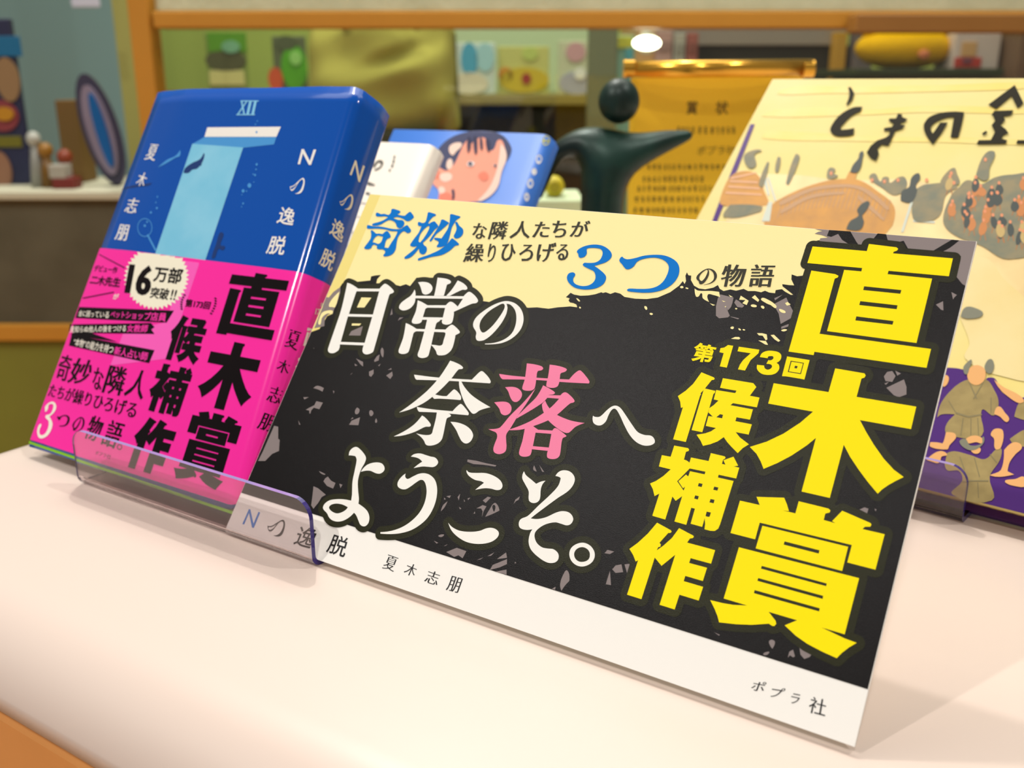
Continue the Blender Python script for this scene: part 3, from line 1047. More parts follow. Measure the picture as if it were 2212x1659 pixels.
p.text('金に困っている', cq(ca, 432, 1308, 597, 1313, 590, 1353, 425, 1340), 0.012)
p.text('見知らぬ他人の後をつける', cq(ca, 384, 1395, 688, 1388, 683, 1424, 379, 1430), 0.012)
p.text('“本物”の能力を持つ', cq(ca, 407, 1458, 622, 1500, 610, 1546, 396, 1500), 0.012)
p.build('white_lettering', mat('print_offwhite', (244, 236, 220), 0.25), BAND)
p = Print(SB, 0.0002)
p.loops(traced('3', cq(c5, 560, 485, 700, 485, 590, 925, 410, 925)))
p.build('white_lettering', mat('print_offwhite', (244, 236, 220), 0.25), BAND)
p = Print(SB, 0.0002)
p.text('ペットショップ店員', cq(ca, 605, 1311, 910, 1322, 900, 1371, 600, 1347), 0.02)
p.text('女教師', cq(ca, 695, 1385, 808, 1386, 798, 1430, 688, 1427), 0.02)
p.text('新人占い師', cq(ca, 628, 1503, 808, 1537, 797, 1586, 617, 1548), 0.02)
p.build('pink_lettering', M_PINKT, BAND)
p = Print(SB, 0.0002)
for ch, q in (('奇', (372, 730, 440, 748, 402, 900, 328, 880)), ('妙', (450, 752, 572, 775, 518, 918, 397, 903)), ('な', (566, 808, 630, 822, 604, 962, 548, 930)), ('隣', (660, 792, 770, 818, 728, 985, 606, 962)), ('人', (800, 815, 905, 845, 850, 1008, 735, 980))):
    p.text(ch, cq(cY, *q), 0.016, 1.5, 0.2)
p.text('たちが繰りひろげる', cq(cY, 308, 908, 830, 1022, 805, 1120, 284, 985), 0.016, 1.5, 0.2)
p.loops(traced('つ', cq(c5, 690, 635, 850, 650, 810, 790, 670, 775)))
p.loops(traced('の', cq(c5, 895, 655, 1040, 680, 970, 855, 850, 832)))
p.text('物', cq(c5, 1100, 640, 1265, 690, 1165, 960, 1010, 905), 0.016, 1.5, 0.2)
p.text('語', cq(c5, 1320, 695, 1510, 745, 1400, 1045, 1220, 985), 0.016, 1.5, 0.2)
cc = [[(c5[0] + (1455 + r_ * math.cos(k * 0.524)) / c5[2], c5[1] + (1018 + r_ * 1.1 * math.sin(k * 0.524)) / c5[2]) for k in range(12)] for r_ in (32, 22)]
p.loops([cc])
p.build('story_lettering', M_BLACK, BAND)
p = Print(SB, 0.0002)
p.text('ポプラ社', cq(c5, 1178, 1060, 1362, 1112, 1345, 1166, 1160, 1106), -0.004)
p.build('maker_lettering', M_BLACK, BAND)
p = Print(SB, 0.0002)
for ch, e in (('直', ((1375, 290), (1722, 320), (1548, 250), (1345, 617))), ('木', ((1172, 955), (1562, 790), (1390, 658), (1280, 1055))), ('賞', ((1040, 1440), (1437, 1190), (1245, 1075), (1300, 1540))),
              ('候', ((1012, 625), (1243, 590), (1075, 497), (1165, 800))), ('補', ((888, 960), (1150, 860), (1035, 795), (1060, 1112))), ('作', ((815, 1185), (1045, 1230), (945, 1120), (850, 1425)))):
    p.loops(traced(ch, ext_quad(cY, *e, COVER)))
p.build('award_lettering', M_BLACK, BAND)
p = Print(SB, 0.0002)
for ch, q in (('夏', (348, 418, 422, 440, 390, 548, 313, 520)), ('木', (292, 593, 358, 615, 335, 697, 263, 662)), ('志', (242, 753, 312, 775, 286, 867, 203, 845)), ('朋', (188, 913, 268, 940, 226, 1032, 148, 1010))):
    p.text(ch, cq(cs, *q), 0.012, 1.5, -0.4)
p.build('spine_author', M_BLACK, BAND)
p = Print(SB, 0.0002)
p.loops(traced('直', cq(cU, 485, 300, 600, 335, 545, 525, 430, 490)))
p.loops(traced('木', cq(cU, 400, 580, 505, 615, 450, 790, 345, 740)))
p.text('17', cq(cU, 567, 122, 610, 130, 595, 190, 553, 180), 0.02)
p.text('第', cq(cU, 612, 62, 650, 70, 640, 115, 602, 105), 0.01)
p.build('spine_award', mat('print_offwhite', (244, 236, 220)), BAND)

# ------------------------------------------------------------------ the black and yellow panel
q0 = w(MP[:, 2])
PX, PY = (w(MP[:, 2] + MP[:, 0]) - q0).normalized(), (w(MP[:, 2] + MP[:, 1]) - q0)
PY = (PY - PX * PY.dot(PX)).normalized()
SP = Plane(q0, PX, PY)
PAN = thing('promotional_panel', 'wide black and cream card panel with big yellow and white Japanese lettering', 'sign', q0)
bd = box(SP.loc(0, 0, 0), PX * PANEL_W, PY * PANEL_H, -SP.normal * 0.0014)
bd.build('card_board', M_BOARD, PAN)
kw = dict(bump=(5200, 0.22, 0.00025))
M_CREAM = mat('print_panel_cream', (252, 236, 166), 0.5, 0.35, bump=(5200, 0.1, 0.0002))
M_PBLK = mat('print_panel_black', (19, 16, 16), 0.3, 0.17, **kw)
M_HALO = mat('print_panel_olive', (38, 38, 16), 0.3, 0.17, **kw)
M_GREY = mat('print_panel_grey', (134, 122, 120), 0.5, 0.35, bump=(5200, 0.1, 0.0002))
M_YEL = mat('print_panel_yellow', (255, 232, 0), 0.45, 0.12)
M_PWHITE = mat('print_panel_white', (246, 244, 236), 0.5, 0.3)
M_PPINK = mat('print_panel_pink', (243, 128, 166), 0.5, 0.3)
M_PBLUE = mat('print_panel_blue', (0, 118, 206), 0.45, 0.08)
M_PTXT = mat('print_panel_text', (40, 38, 20), 0.5, 0.3)
Hpi = np.linalg.inv(homog(UNIT, PANEL))
Hp = homog(UNIT, PANEL)
vs_l = (1062.3 and happly(Hpi, (524.5, 1062.3))[1])
vs_r = happly(Hpi, (1876.5, 1489.7))[1]


def edge(u, v):
    return happly(Hp, (u, v))


EPS = 0.0006
FACE = []
cream = [edge(EPS, vs_l), edge(1 - EPS, vs_r), edge(1 - EPS, 1 - EPS), edge(EPS, 1 - EPS)]
FACE.append(Print(SP, 0.00006).loops([[cream]]).build('cream_ground', M_CREAM, None))
us = happly(Hpi, (822, 421.5))[0]
FACE.append(Print(SP, 0.00009).loops([[[edge(EPS, 0.5), edge(us, 0.5), edge(us, 1 - EPS), edge(EPS, 1 - EPS)]]]).build('ochre_margin', mat('print_panel_ochre', (240, 222, 130), 0.5, 0.35), None))

R2P = lambda *pts: [(cR[0] + x / cR[2], cR[1] + y / cR[2]) for x, y in pts]
H2P = lambda *pts: [(cH[0] + x / cH[2], cH[1] + y / cH[2]) for x, y in pts]
vl = happly(Hpi, (672, 717))[1]
vr = happly(Hpi, (2087, 618))[1]
black = [edge(EPS, vl), (690, 711), (697, 700), (707, 683), (719, 678), (722, 640), (740, 612), (800, 606), (802, 597), (812, 595), (823, 594), (815, 603), (813, 612), (840, 612), (865, 618), (871, 616), (877, 614), (886, 618), (900, 600), (960, 600), (1020, 620), (1040, 650), (1142, 665), (1160, 664), (1185, 667), (1205, 664), (1220, 663), (1232, 662), (1247, 664)]
black += H2P((200, 1090), (150, 1065), (90, 1055), (65, 1020), (85, 985), (20, 965), (100, 890), (160, 920), (270, 940), (400, 935), (520, 915), (625, 880), (650, 893), (700, 880), (780, 910), (860, 880), (950, 905), (1020, 960), (1200, 990), (1400, 997), (1590, 970), (1800, 880), (1950, 770), (2015, 690), (2045, 740), (2070, 690), (2060, 600), (2085, 540), (2110, 590))
black += R2P((245, 410), (240, 480), (290, 570), (370, 615), (470, 628), (600, 600), (670, 560), (700, 620), (760, 655), (870, 630), (960, 650), (1080, 620), (1150, 655), (1260, 655), (1360, 675), (1420, 650), (1490, 680), (1580, 690), (1590, 640), (1690, 625), (1740, 665), (1830, 715), (1870, 715), (1790, 650), (1700, 580), (1695, 545), (1800, 560), (1885, 565), (1840, 470), (1845, 390), (1930, 420), (2020, 410), (2060, 290), (2010, 250))
black += [(1733, 566), (1738, 540), (1750, 523), (1770, 519), (1858, 527), (1870, 515), (1930, 520), (1960, 535), (2065, 545), (2078, 552), (2068, 599), (2075, 605), (2078, 613), edge(1 - EPS, vr), edge(1 - EPS, vs_r), edge(EPS, vs_l)]
FACE.append(Print(SP, 0.00012).loops([[black]]).build('black_ground', M_PBLK, None))

pg = Print(SP, 0.00016)
pg.loops(shapes(cU, "540,915! 580,892 645,915! 630,950! 590,930", "=735,940 750,945 742,970", "=440,1005 495,1005 450,1028", "=570,1045 635,1060 600,1125 545,1110 520,1135 510,1170 500,1165 500,1140 465,1130 500,1110 550,1085", "955,1140 975,1108! 1000,1130 985,1170 960,1172", "1097,1150 1115,1135 1138,1160 1125,1190 1105,1190", "=895,1280 920,1240 1005,1205 988,1285", "=910,1230 930,1205 940,1215", "1155,1240 1165,1215! 1175,1250 1160,1260", "=390,1235 412,1280 398,1278", "=965,620 1035,655 1035,700 1010,680", "=950,670 980,690 955,695", "=1145,640 1170,600 1200,580 1190,640 1150,655", "1210,540 1225,510! 1240,540 1235,610! 1218,590", "=1185,690 1212,670 1195,698", "=1095,750 1140,730 1140,770 1115,803 1095,790", "=1265,790 1325,750 1330,790 1305,825", "=1280,735 1315,715 1320,730", "=1305,190 1322,120 1328,180", "=1380,245 1400,212 1435,212", "=905,785 930,760 920,775", "=150,1290 190,1300 190,1420 205,1430 198,1540 130,1570 90,1610 60,1640 -10,1640 40,1540 110,1380"))
pg.loops(shapes(cE, "75,455! 130,480 185,510! 160,520 100,490", "=150,630 180,580 225,550 280,620 355,660 315,755 210,710", "=420,670 475,690 440,745", "=-20,715 60,750 190,860 120,900 60,1000 10,1060 -20,1100 -60,1040 -40,900"))
pg.loops(shapes(cF, "=500,70 600,85 720,115 845,140 830,155 700,135 570,125 495,97", "1295,140! 1325,215! 1285,190", "=1355,135 1415,220 1390,215", "=245,510 300,500 285,530", "=220,525 240,545 218,550", "=380,520 410,480 395,560", "=500,535 535,525 505,555", "=455,545 470,570 458,575", "260,570! 225,640 180,690! 205,620", "=395,635 425,655 410,668", "=680,560 740,515 778,525 715,590", "=605,655 680,615 725,630 690,690 670,760 680,690 660,655", ["710,755! 760,670 820,590 860,620 880,680! 800,720", "810,690 795,630 815,612 832,635 820,690"], "=1050,600 1070,550 1125,510 1110,550 1075,570", "150,980 215,965 210,985 175,997", "=95,1040 150,1065 130,1075", "=215,1105 265,1080 240,1100", "=245,1175 370,1125 485,1165 440,1250 390,1215 340,1235", "=735,1225 820,1180 780,1220", "=850,1260 960,1180 970,1245", "=610,1270 690,1240 650,1265", "=765,1390 800,1330 970,1260 970,1320 880,1360", "=830,1410 965,1385 965,1445", "=1060,1310 1070,1290 1080,1310", "1605,1560 1640,1450 1690,1395 1715,1520! 1660,1580 1620,1640!", "=1505,1615 1550,1590 1545,1625", "=2135,1190 2170,1150 2250,1170 2200,1200", "=2150,1560 2200,1400 2212,1570", "=570,720 585,690 590,715"))
pg.loops(shapes(cP, "=0,760 105,740 135,880 0,895 -60,830", "=160,740 255,730 205,895"))
pg.loops(shapes(cK, "=1775,215 1830,190 1875,205 1860,258", "=1945,205 1968,215 1955,235", "=120,1610 185,1640 175,1650"))
pg.loops(shapes(cM, "990,1210 1025,1180 1070,1210 1035,1300!", "915,1370 950,1345 995,1345 950,1385", "=1240,1420 1260,1340 1310,1310 1335,1400 1310,1415 1270,1385", "=1395,1285 1560,1370 1530,1410 1460,1435 1410,1380"))
pg.loops(shapes(cJ, "=1600,185 1640,130 1700,120 1740,180 1700,250 1620,240", "=1735,115 1805,150 1760,175", "=1605,270 1660,250 1625,285", "=1630,320 1840,220 1870,310 1870,400 1780,433 1720,410", "=1505,245 1550,270"))
pg.loops(shapes(cI, "=2075,670 2140,705 2105,740 2095,760", "=1890,820 1975,780 1980,890 1950,880"))
pg.loops(shapes(cR, "=640,900 670,770 710,710 920,760 900,850 880,910 830,965 800,910 860,1050 830,1075 690,1090 640,1050", "=930,840 960,790 1010,820 1090,890 1060,920 980,910", "=870,1060 1010,1090 990,1105 880,1070", "=1570,770 1700,715 1580,805", "=1570,860 1760,760 1800,850 1865,970 1830,1090 1670,1180 1640,1020 1590,930", "=1680,1225 1800,1180 1790,1220 1680,1260"))
pg.loops(shapes(cA, "=420,370 280,470 190,580 140,570 80,720 70,760 -10,960 -70,1120 -100,1190 100,1150 110,1000 170,920 270,890 300,800 350,700 420,480", "=640,1250 870,1150 820,1340 590,1335"))
TR0 = [(1752, 491.5)] + [edge(happly(Hpi, (1760, 494))[0], 1 - EPS), edge(1 - EPS, 1 - EPS), edge(1 - EPS, vr), (2078, 613), (2066, 598), (2076, 554), (1960, 538), (1770, 521), (1772, 515), (1790, 513.5), (1775, 508), (1760, 505), (1768, 501), (1778, 499.6)]
pg.loops([[TR0[1:]]])
FACE.append(pg.build('grey_flecks', M_GREY, None))
pc = Print(SP, 0.0002)
pc.loops(shapes(cS, "=785,1212 940,1222 985,1300 1000,1320 920,1310 880,1285 850,1240 800,1262 768,1255", "=1140,1237 1202,1243 1215,1290 1110,1275", "=1295,1300 1330,1290 1370,1362 1290,1352", "1550,1362! 1680,1285 1690,1283! 1738,1288! 1620,1368"))
FACE.append(pc.build('black_strokes', M_PBLK, None))
pc = Print(SP, 0.00022)
pc.loops(shapes(cR, "300,615! 360,650 560,655 690,670! 705,755! 600,720 510,715 530,830! 430,770 410,690 360,745 320,740", "=540,850 630,880 590,890", "=730,805 795,825 760,830", "=840,715 910,750 870,750", "=1035,730 1160,810 1130,880 1060,850 1110,800 1010,795", "=1260,720 1330,800 1310,830 1210,760", "1360,775 1480,800 1600,890 1590,930 1510,880 1440,850", "1195,885 1240,870 1290,900 1230,912", "1355,900 1390,892 1412,920 1390,940", "1645,950 1690,950 1750,995 1690,1000", "=1740,850 1780,830 1830,870 1770,890", "75,590 95,575 120,592 100,612", "155,605 200,610 190,625", "870,1240 920,1225 910,1262", "1000,1250 1040,1275 1010,1280", "1065,1265 1105,1275 1080,1285", "1680,1280 1770,1270 1720,1300", "780,905 800,900 790,915", "945,930 980,935 960,950"))
pc.loops(shapes(cQ, "=805,90 870,60 935,62 955,85 930,100", "=1220,0 1300,0 1375,20 1385,100 1360,115 1310,40 1250,35", "=1435,30 1490,25 1590,120 1560,138 1500,100", "=1240,115 1360,125 1400,190 1350,180"))
pc.loops(shapes(cH, "195,985! 225,990 265,1030! 245,1040", "250,1130 278,1145 260,1160", "1360,1125 1395,1125 1410,1170 1385,1180", "1450,1245 1480,1235 1505,1255 1475,1270", "1970,790 2010,775 2025,805 1985,812"))
pc.loops(shapes(cA, "405,460! 300,560 210,680 195,760 250,770 310,780! 350,690", "270,850 190,835 60,880 0,1000 -20,1100 20,1120 60,980 160,900 250,905"))
FACE.append(pc.build('cream_flecks', M_CREAM, None))
head = ['日', '常', 'の', '奈', '落', 'へ', 'よ', 'う', 'こ', 'そ', '。']
awd = ['直', '木', '賞', '候', '補', '作', '173', '回']
ph = Print(SP, 0.00026)
ph.halo([[s[0]] for ch in head + awd for s in T[ch]], 0.0019)
FACE.append(ph.build('olive_glow', M_HALO, None))
pc = Print(SP, 0.0003)
pc.loops(shapes(cA, "=840,580 1040,585 900,780 750,780", "=655,1097 838,1100 800,1140 645,1140"))
FACE.append(pc.build('counter_cream', M_CREAM, None))
pc = Print(SP, 0.0003)
pc.loops(shapes(cA, "=640,1250 870,1150 820,1340 590,1335"))
FACE.append(pc.build('counter_grey', M_GREY, None))
tag(join(FACE, 'printed_face', PAN), 'cream and black printed ground with grey flecks')
p = Print(SP, 0.00034)
for ch in head:
    if ch != '落':
        p.loops(T[ch])
p.build('headline_lettering', M_PWHITE, PAN)
Print(SP, 0.00034).loops(T['落']).build('pink_character', M_PPINK, PAN)
p = Print(SP, 0.00034)
for ch in awd:
    p.loops(T[ch])
p.text('第', cq(cQ, 245, 140, 585, 205, 495, 485, 155, 440), 0.03, 1, 1)
p.build('award_lettering', M_YEL, PAN)
p = Print(SP, 0.0003)
for ch in ('奇', '妙'):
    p.loops(T[ch])
p.build('blue_lettering', M_PBLUE, PAN)
p = Print(SP, 0.0003)
for ch in ('3', 'つ'):
    p.loops(T[ch])
p.build('blue_count_lettering', M_PBLUE, PAN)
p = Print(SP, 0.0003)
for ch, q in (('な', (240, 225, 462, 240, 420, 478, 205, 470)), ('隣', (532, 203, 797, 205, 725, 482, 455, 480)), ('人', (862, 198, 1130, 202, 1102, 467, 780, 467)), ('た', (1200, 205, 1430, 215, 1390, 452, 1132, 450)), ('ち', (1462, 190, 1692, 200, 1655, 452, 1430, 450)), ('が', (1772, 188, 2052, 195, 1985, 442, 1710, 440)),
              ('繰', (150, 545, 420, 550, 382, 832, 68, 830)), ('り', (480, 548, 607, 550, 545, 832, 440, 830)), ('ひ', (685, 545, 890, 555, 885, 818, 638, 812)), ('ろ', (980, 558, 1168, 565, 1150, 818, 905, 812)), ('げ', (1232, 532, 1532, 532, 1440, 828, 1200, 825)), ('る', (1555, 553, 1707, 560, 1692, 808, 1470, 800))):
    p.text(ch, cq(c4, *q), 0.018, 1.5, 0.1)
p.build('story_lettering', M_PTXT, PAN)
p = Print(SP, 0.0003)
p.loops(traced('の', cq(cR, 345, 298, 668, 300, 640, 560, 315, 560)))
p.text('物', cq(cR, 760, 233, 1145, 240, 1065, 592, 690, 585), 0.018, 1.5, 0.0)
p.text('語', cq(cR, 1215, 233, 1600, 235, 1530, 592, 1150, 590), 0.018, 1.5, 0.0)
p.build('story_lettering', M_PTXT, PAN)
p = Print(SP, 0.0001)
p.text('N', cq(c3, 752, 425, 932, 480, 828, 727, 648, 663), 0.004)
p.build('blue_initial', mat('print_panel_azure', (40, 118, 206), 0.45), PAN)
p = Print(SP, 0.0001)
p.loops(T['n_o'])
p.text('逸', cq(c3, 1575, 685, 1862, 760, 1720, 1060, 1450, 985), 0.008)
p.text('脱', cq(c2, 957, 745, 1090, 787, 1045, 942, 898, 895), 0.008)
for ch, q in (('夏', (1392, 912, 1483, 945, 1440, 1052, 1345, 1022)), ('木', (1556, 972, 1638, 1010, 1600, 1092, 1512, 1066)), ('志', (1722, 1033, 1814, 1066, 1785, 1162, 1678, 1130)), ('朋', (1893, 1080, 1992, 1107, 1950, 1222, 1853, 1196))):
    p.text(ch, cq(c2, *q), 0.01, 1.0, -1.1)
p.build('title_lettering', mat('print_panel_ink', (24, 20, 18), 0.45), PAN)
p = Print(SP, 0.0001)
for ch, q in (('ポ', (87, 1097, 168, 1110, 145, 1177, 62, 1155)), ('プ', (207, 1138, 292, 1150, 250, 1213, 183, 1200)), ('ラ', (332, 1178, 388, 1190, 365, 1252, 312, 1240)), ('社', (452, 1198, 555, 1225, 540, 1332, 428, 1300))):
    p.text(ch, cq(cL, *q), 0.008, 1.2, -0.4)
p.build('title_lettering', mat('print_panel_ink', (24, 20, 18), 0.45), PAN)

# ------------------------------------------------------------------ the second row on the table
def frame(yaw, lean):
    x = Vector((math.cos(yaw), math.sin(yaw), 0))
    b = Vector((-math.sin(yaw), math.cos(yaw), 0))
    y = b * math.sin(lean) + UP * math.cos(lean)
    return x, y, x.cross(y), b


def round_book(parent, tr, x, y, n, W, H, T_, m_cover, r_=0.004, level=True):
    """cover, rounded spine on the x side, back cover; tr = top corner at the spine; the foot is level"""
    prof = [(-W, 0.0), (-W * 0.6, 0.0004), (-r_ * 2, 0.0002)]
    for k in range(7):
        a = math.pi / 2 * (1 - k / 6)
        prof.append((-r_ + r_ * math.cos(a), -r_ + r_ * math.sin(a)))
    prof += [(0.0008, -T_ * 0.5)]
    for k in range(5):
        a = -math.pi / 2 * k / 4
        prof.append((-r_ * 0.5 + r_ * 0.5 * math.cos(a), -T_ + r_ * 0.5 + r_ * 0.5 * math.sin(a)))
    prof.append((-W, -T_))
    n_ = len(prof)
    tl = n.z / y.z if level else 0
    V = []
    for v in (0.0, 0.15, 1.0):
        for px_, pz in prof:
            V.append(tr - y * H * (1 - v) + x * px_ + n * pz - y * (tl * pz if v == 0 else 0))
    Fc = [(i * n_ + k, i * n_ + k + 1, (i + 1) * n_ + k + 1, (i + 1) * n_ + k) for i in range(2) for k in range(n_ - 1)]
    c = link_mesh('cover', V, Fc, m_cover, parent, True)
    s = c.modifiers.new('solid', 'SOLIDIFY')
    s.thickness = 0.0007
    s.offset = -1
    pg = []
    for v in (0.02, 0.99):
        for px_, pz in ((-W + 0.001, -0.001), (-0.002, -0.001), (-0.002, -T_ + 0.001), (-W + 0.001, -T_ + 0.001)):
            pg.append(tr - y * H * (1 - v) + x * px_ + n * pz - y * (tl * pz if v == 0.02 else 0))
    MBs().add(pg, BOXF).build('page_block', mat('book_pages', (238, 228, 205), 0.8, 0.2), parent)
    return c, V, Fc


def small_book(name, label, px, py, d, W, T_, m_cover, lean=37):
    x, y, n, b = frame(0.0, math.radians(lean))
    tr = at(px, py, d)
    H = (tr.z - 0.003) / y.z
    root = thing(name, label, 'book', tr - y * H - x * W * 0.5)
    c, V, Fc = round_book(root, tr, x, y, n, W, H, T_, m_cover)
    pl = Plane(tr, x, y)
    return root, c, pl, Mesh(V, Fc, pl), tr, H


M_PBW = mat('paperback_white', (222, 212, 198), 0.3, 0.4)
M_PBB = mat('paperback_blue', (58, 112, 196), 0.35, 0.4)
cb = (730, 260, 3.95)
WB, wc, wpl, wms, wtr, wH = small_book('paperback_book', 'white paperback standing between the blue hardcover and the portrait paperback', 936, 312, 0.50, 0.105, 0.012, M_PBW)
M_INKG = mat('print_grey_ink', (96, 92, 84), 0.5)
p = Print(wms, 0.0002)
p.loops(shapes(cb, ["310,405 300,385 345,340 385,350 380,390 340,425 310,425 350,400 368,375 345,362"][0], "=478,300 492,302 488,330 474,328", "=470,335 486,337 480,370 466,368", "=458,375 476,378 470,405 454,402", "=438,415 452,418 446,440 434,438", "=250,520 300,540 318,548 312,560 262,555 240,535", "=232,625 250,610 280,625 262,640"))
p.build('cover_lettering', M_INKG, wc)
p = Print(wms, 0.0002)
p.loops([[[(752, 436), (800, 440), (800, 441.5), (752, 437.5)]], [[(745, 466), (800, 470), (800, 471), (745, 467)]], [[(738, 500), (800, 504), (800, 505), (738, 501)]], [[(730, 530), (800, 534), (800, 535), (730, 531)]]])
p.build('band_lines', M_INKG, wc)
BB, bc, bpl, bms, btr, bH = small_book('paperback_book', 'blue paperback with a painted portrait face, standing before the dark statue', 1186, 290, 0.53, 0.106, 0.014, M_PBB)
FP = []
for nm, rgb, polys in (('portrait_hair', (74, 78, 108), ["780,480 800,380 860,240 960,150 1100,100 1250,88 1400,125 1480,230 1470,300 1440,350! 1380,300 1200,330 1000,430 950,520 880,560"]),
                       ('portrait_face', (246, 166, 140), ["800,480! 850,405 930,430 990,380 1040,280 1080,200 1120,170 1140,260! 1150,190 1250,150 1290,260! 1330,250 1380,165 1430,250 1440,330 1400,440 1370,560 1310,640 1230,690! 1100,700 850,700! 860,600 810,540"]),
                       ('portrait_light', (246, 214, 196), ["1390,200! 1430,250 1440,330 1400,440 1370,560 1310,640 1230,690! 1190,690! 1290,580 1350,450 1375,330", "870,470 940,450 975,470 965,510 900,525", "950,235 1000,195 1060,205 1010,270 975,300", "930,360 965,330 980,390 940,420", "860,580 900,570 915,610 880,630"]),
                       ('portrait_blush', (240, 136, 110), ["1200,470 1250,440 1285,470 1280,505 1245,520 1215,500", "820,470 850,430 870,450 850,500", "870,640 940,620 980,660 970,690 880,690"]),
                       ('portrait_eyes', (236, 226, 222), ["1105,372 1132,352 1168,368 1155,392 1118,396", "1330,388 1346,376 1360,388 1348,404"]),
                       ('portrait_pupils', (60, 58, 84), ["1115,375 1132,358 1150,372 1135,392", "1335,390 1347,378 1357,392 1346,402", "975,600 990,590 1000,640 985,680 980,640", "1180,160 1192,160 1185,240 1175,240", "1215,155 1232,155 1238,250 1222,255", "1110,150 1135,150 1130,260 1112,280", "1160,145 1185,145 1190,285 1172,290", "1265,165 1290,170 1300,270 1280,265"])):
    p = Print(bms, 0.0002 + 0.0002 * ['portrait_hair', 'portrait_face', 'portrait_light', 'portrait_blush', 'portrait_eyes', 'portrait_pupils'].index(nm))
    p.loops(shapes(cb, *polys))
    FP.append(p.build(nm, mat(nm, rgb, 0.45, 0.3), None))
join(FP, 'cover_portrait', bc)
p = Print(bms, 0.0004)
p.loops(shapes(cb, "1745,165 1775,130 1805,150 1800,195 1770,215 1748,200"))
p.build('spine_mark', mat('print_lemon', (206, 204, 70), 0.4), bc)
p = Print(bms, 0.0004)
p.loops(shapes(cb, "1690,320 1715,295 1740,320 1725,365 1700,370", "1655,425 1680,410 1695,440 1680,465 1660,460", "1620,520 1650,500 1665,545 1640,580 1618,560", "1590,640 1615,620 1630,660 1605,690"))
p.build('spine_lettering', M_PWHITE, bc)
for tr_, H_, W_, lab in ((wtr, wH, 0.105, 'clear acrylic stand under the white paperback'), (btr, bH, 0.106, 'clear acrylic stand under the portrait paperback')):
    yb = tr_.y - H_ * math.sin(math.radians(37))
    stand('book_stand', lab, tr_.x - W_ * 0.95, tr_.x - W_ * 0.05, yb - 0.006, 0.018, 0.028, math.radians(37), 0.09, 0.0016)

# ------------------------------------------------------------------ bronze statue
DS = 0.62
M_BRONZE = mat('dark_bronze', (28, 60, 50), 0.4, 0.5, metal=0.3, noise=(40, 0.8, (18, 28, 24)), bump=(90, 0.25, 0.001))


def skin(name, pts, edges, m, parent, root=0, lv=2):
    me = bpy.data.meshes.new(name)
    me.from_pydata([tuple(q[0]) for q in pts], edges, [])
    o = bpy.data.objects.new(name, me)
    COL.objects.link(o)
    sk = o.modifiers.new('skin', 'SKIN')
    sk.use_smooth_shade = True
    for i, q in enumerate(pts):
        o.data.skin_vertices[0].data[i].radius = (q[1], q[2] if len(q) > 2 else q[1])
        o.data.skin_vertices[0].data[i].use_root = i == root
    sb = o.modifiers.new('sub', 'SUBSURF')
    sb.levels = sb.render_levels = lv
    me.materials.append(m)
    put(o, parent)
    return o


sg = at(1300, 700, DS)
STT = thing('bronze_statue', 'dark green bronze statue with a round head and spread arms', 'statue', Vector((sg.x, sg.y, 0)))
k_ = DS / F * 1.08
sp = [(at(1302, 600, DS), 78, 50), (at(1300, 510, DS), 72, 46), (at(1300, 430, DS), 74, 46), (at(1304, 370, DS), 84, 46), (at(1312, 318, DS), 82, 42), (at(1328, 276, DS), 36, 30),
      (at(1372, 330, DS), 66, 38), (at(1436, 305, DS), 27, 24), (at(1497, 290, DS), 6, 8), (at(1240, 308, DS), 36, 28), (at(1200, 328, DS), 19, 18), (at(1178, 380, DS), 12, 13), (at(1160, 430, DS), 8, 9)]
sk_pts = [(q[0], q[1] * k_, q[2] * k_) for q in sp]
body = skin('figure_body', sk_pts, [(0, 1), (1, 2), (2, 3), (3, 4), (4, 5), (4, 6), (6, 7), (7, 8), (4, 9), (9, 10), (10, 11), (11, 12)], M_BRONZE, STT)


def ball(name, c, rx, ry, rz, m, parent, n=28):
    vs, fs = [], []
    for i in range(n + 1):
        t = math.pi * i / n
        for j in range(n):
            a = 2 * math.pi * j / n
            vs.append(c + BX * (rx * math.sin(t) * math.cos(a)) + BY * (ry * math.sin(t) * math.sin(a)) + UP * (rz * math.cos(t)))
    fs = [(i * n + j, i * n + (j + 1) % n, (i + 1) * n + (j + 1) % n, (i + 1) * n + j) for i in range(n) for j in range(n)]
    return link_mesh(name, vs, fs, m, parent, True)


ball('head', at(1337, 218, DS), 43 * DS / F, 43 * DS / F, 46 * DS / F, M_BRONZE, STT)
cyl = MBs()
tube(cyl, [Vector((sg.x, sg.y, 0)), Vector((sg.x, sg.y, 0.012))], [0.034, 0.032], 40)
cyl.build('plinth', mat('dark_stone', (30, 28, 26), 0.3), STT, smooth=False)
tube(cyl := MBs(), [Vector((sg.x, sg.y, 0.010)), at(1300, 590, DS)], [0.020, 0.019], 32)
cyl.build('figure_base', M_BRONZE, STT, smooth=True)

# ------------------------------------------------------------------ gold certificate plaque
DG = 0.74
M_GOLD = mat('polished_gold', (226, 170, 62), 0.2, 0.5, metal=0.9)
M_SATIN = mat('satin_gold', (252, 202, 48), 0.36, 0.5, metal=0.3)
gl, gr = at(1366, 300, DG), at(1742, 300, DG)
gw = (gr - gl).dot(BX)
gt = at(1500, 150, DG).z
GO = thing('gold_plaque', 'gold scroll shaped certificate plaque with fine dark writing', 'plaque', Vector((gl.x, gl.y, 0)) + BX * gw / 2)
gv, gf = [], []
NX, NZ = 24, 16
for side in (0, 1):
    for j in range(NZ + 1):
        t = j / NZ
        z = lerp(0.004, gt, t)
        dy = 0.02 * t + 0.010 * math.sin(math.pi * t) + side * 0.0022
        for i in range(NX + 1):
            s = i / NX
            gv.append(Vector((gl.x, gl.y, 0)) + BX * (gw * s) + BY * (dy + 0.006 * math.sin(math.pi * s)) + UP * z)
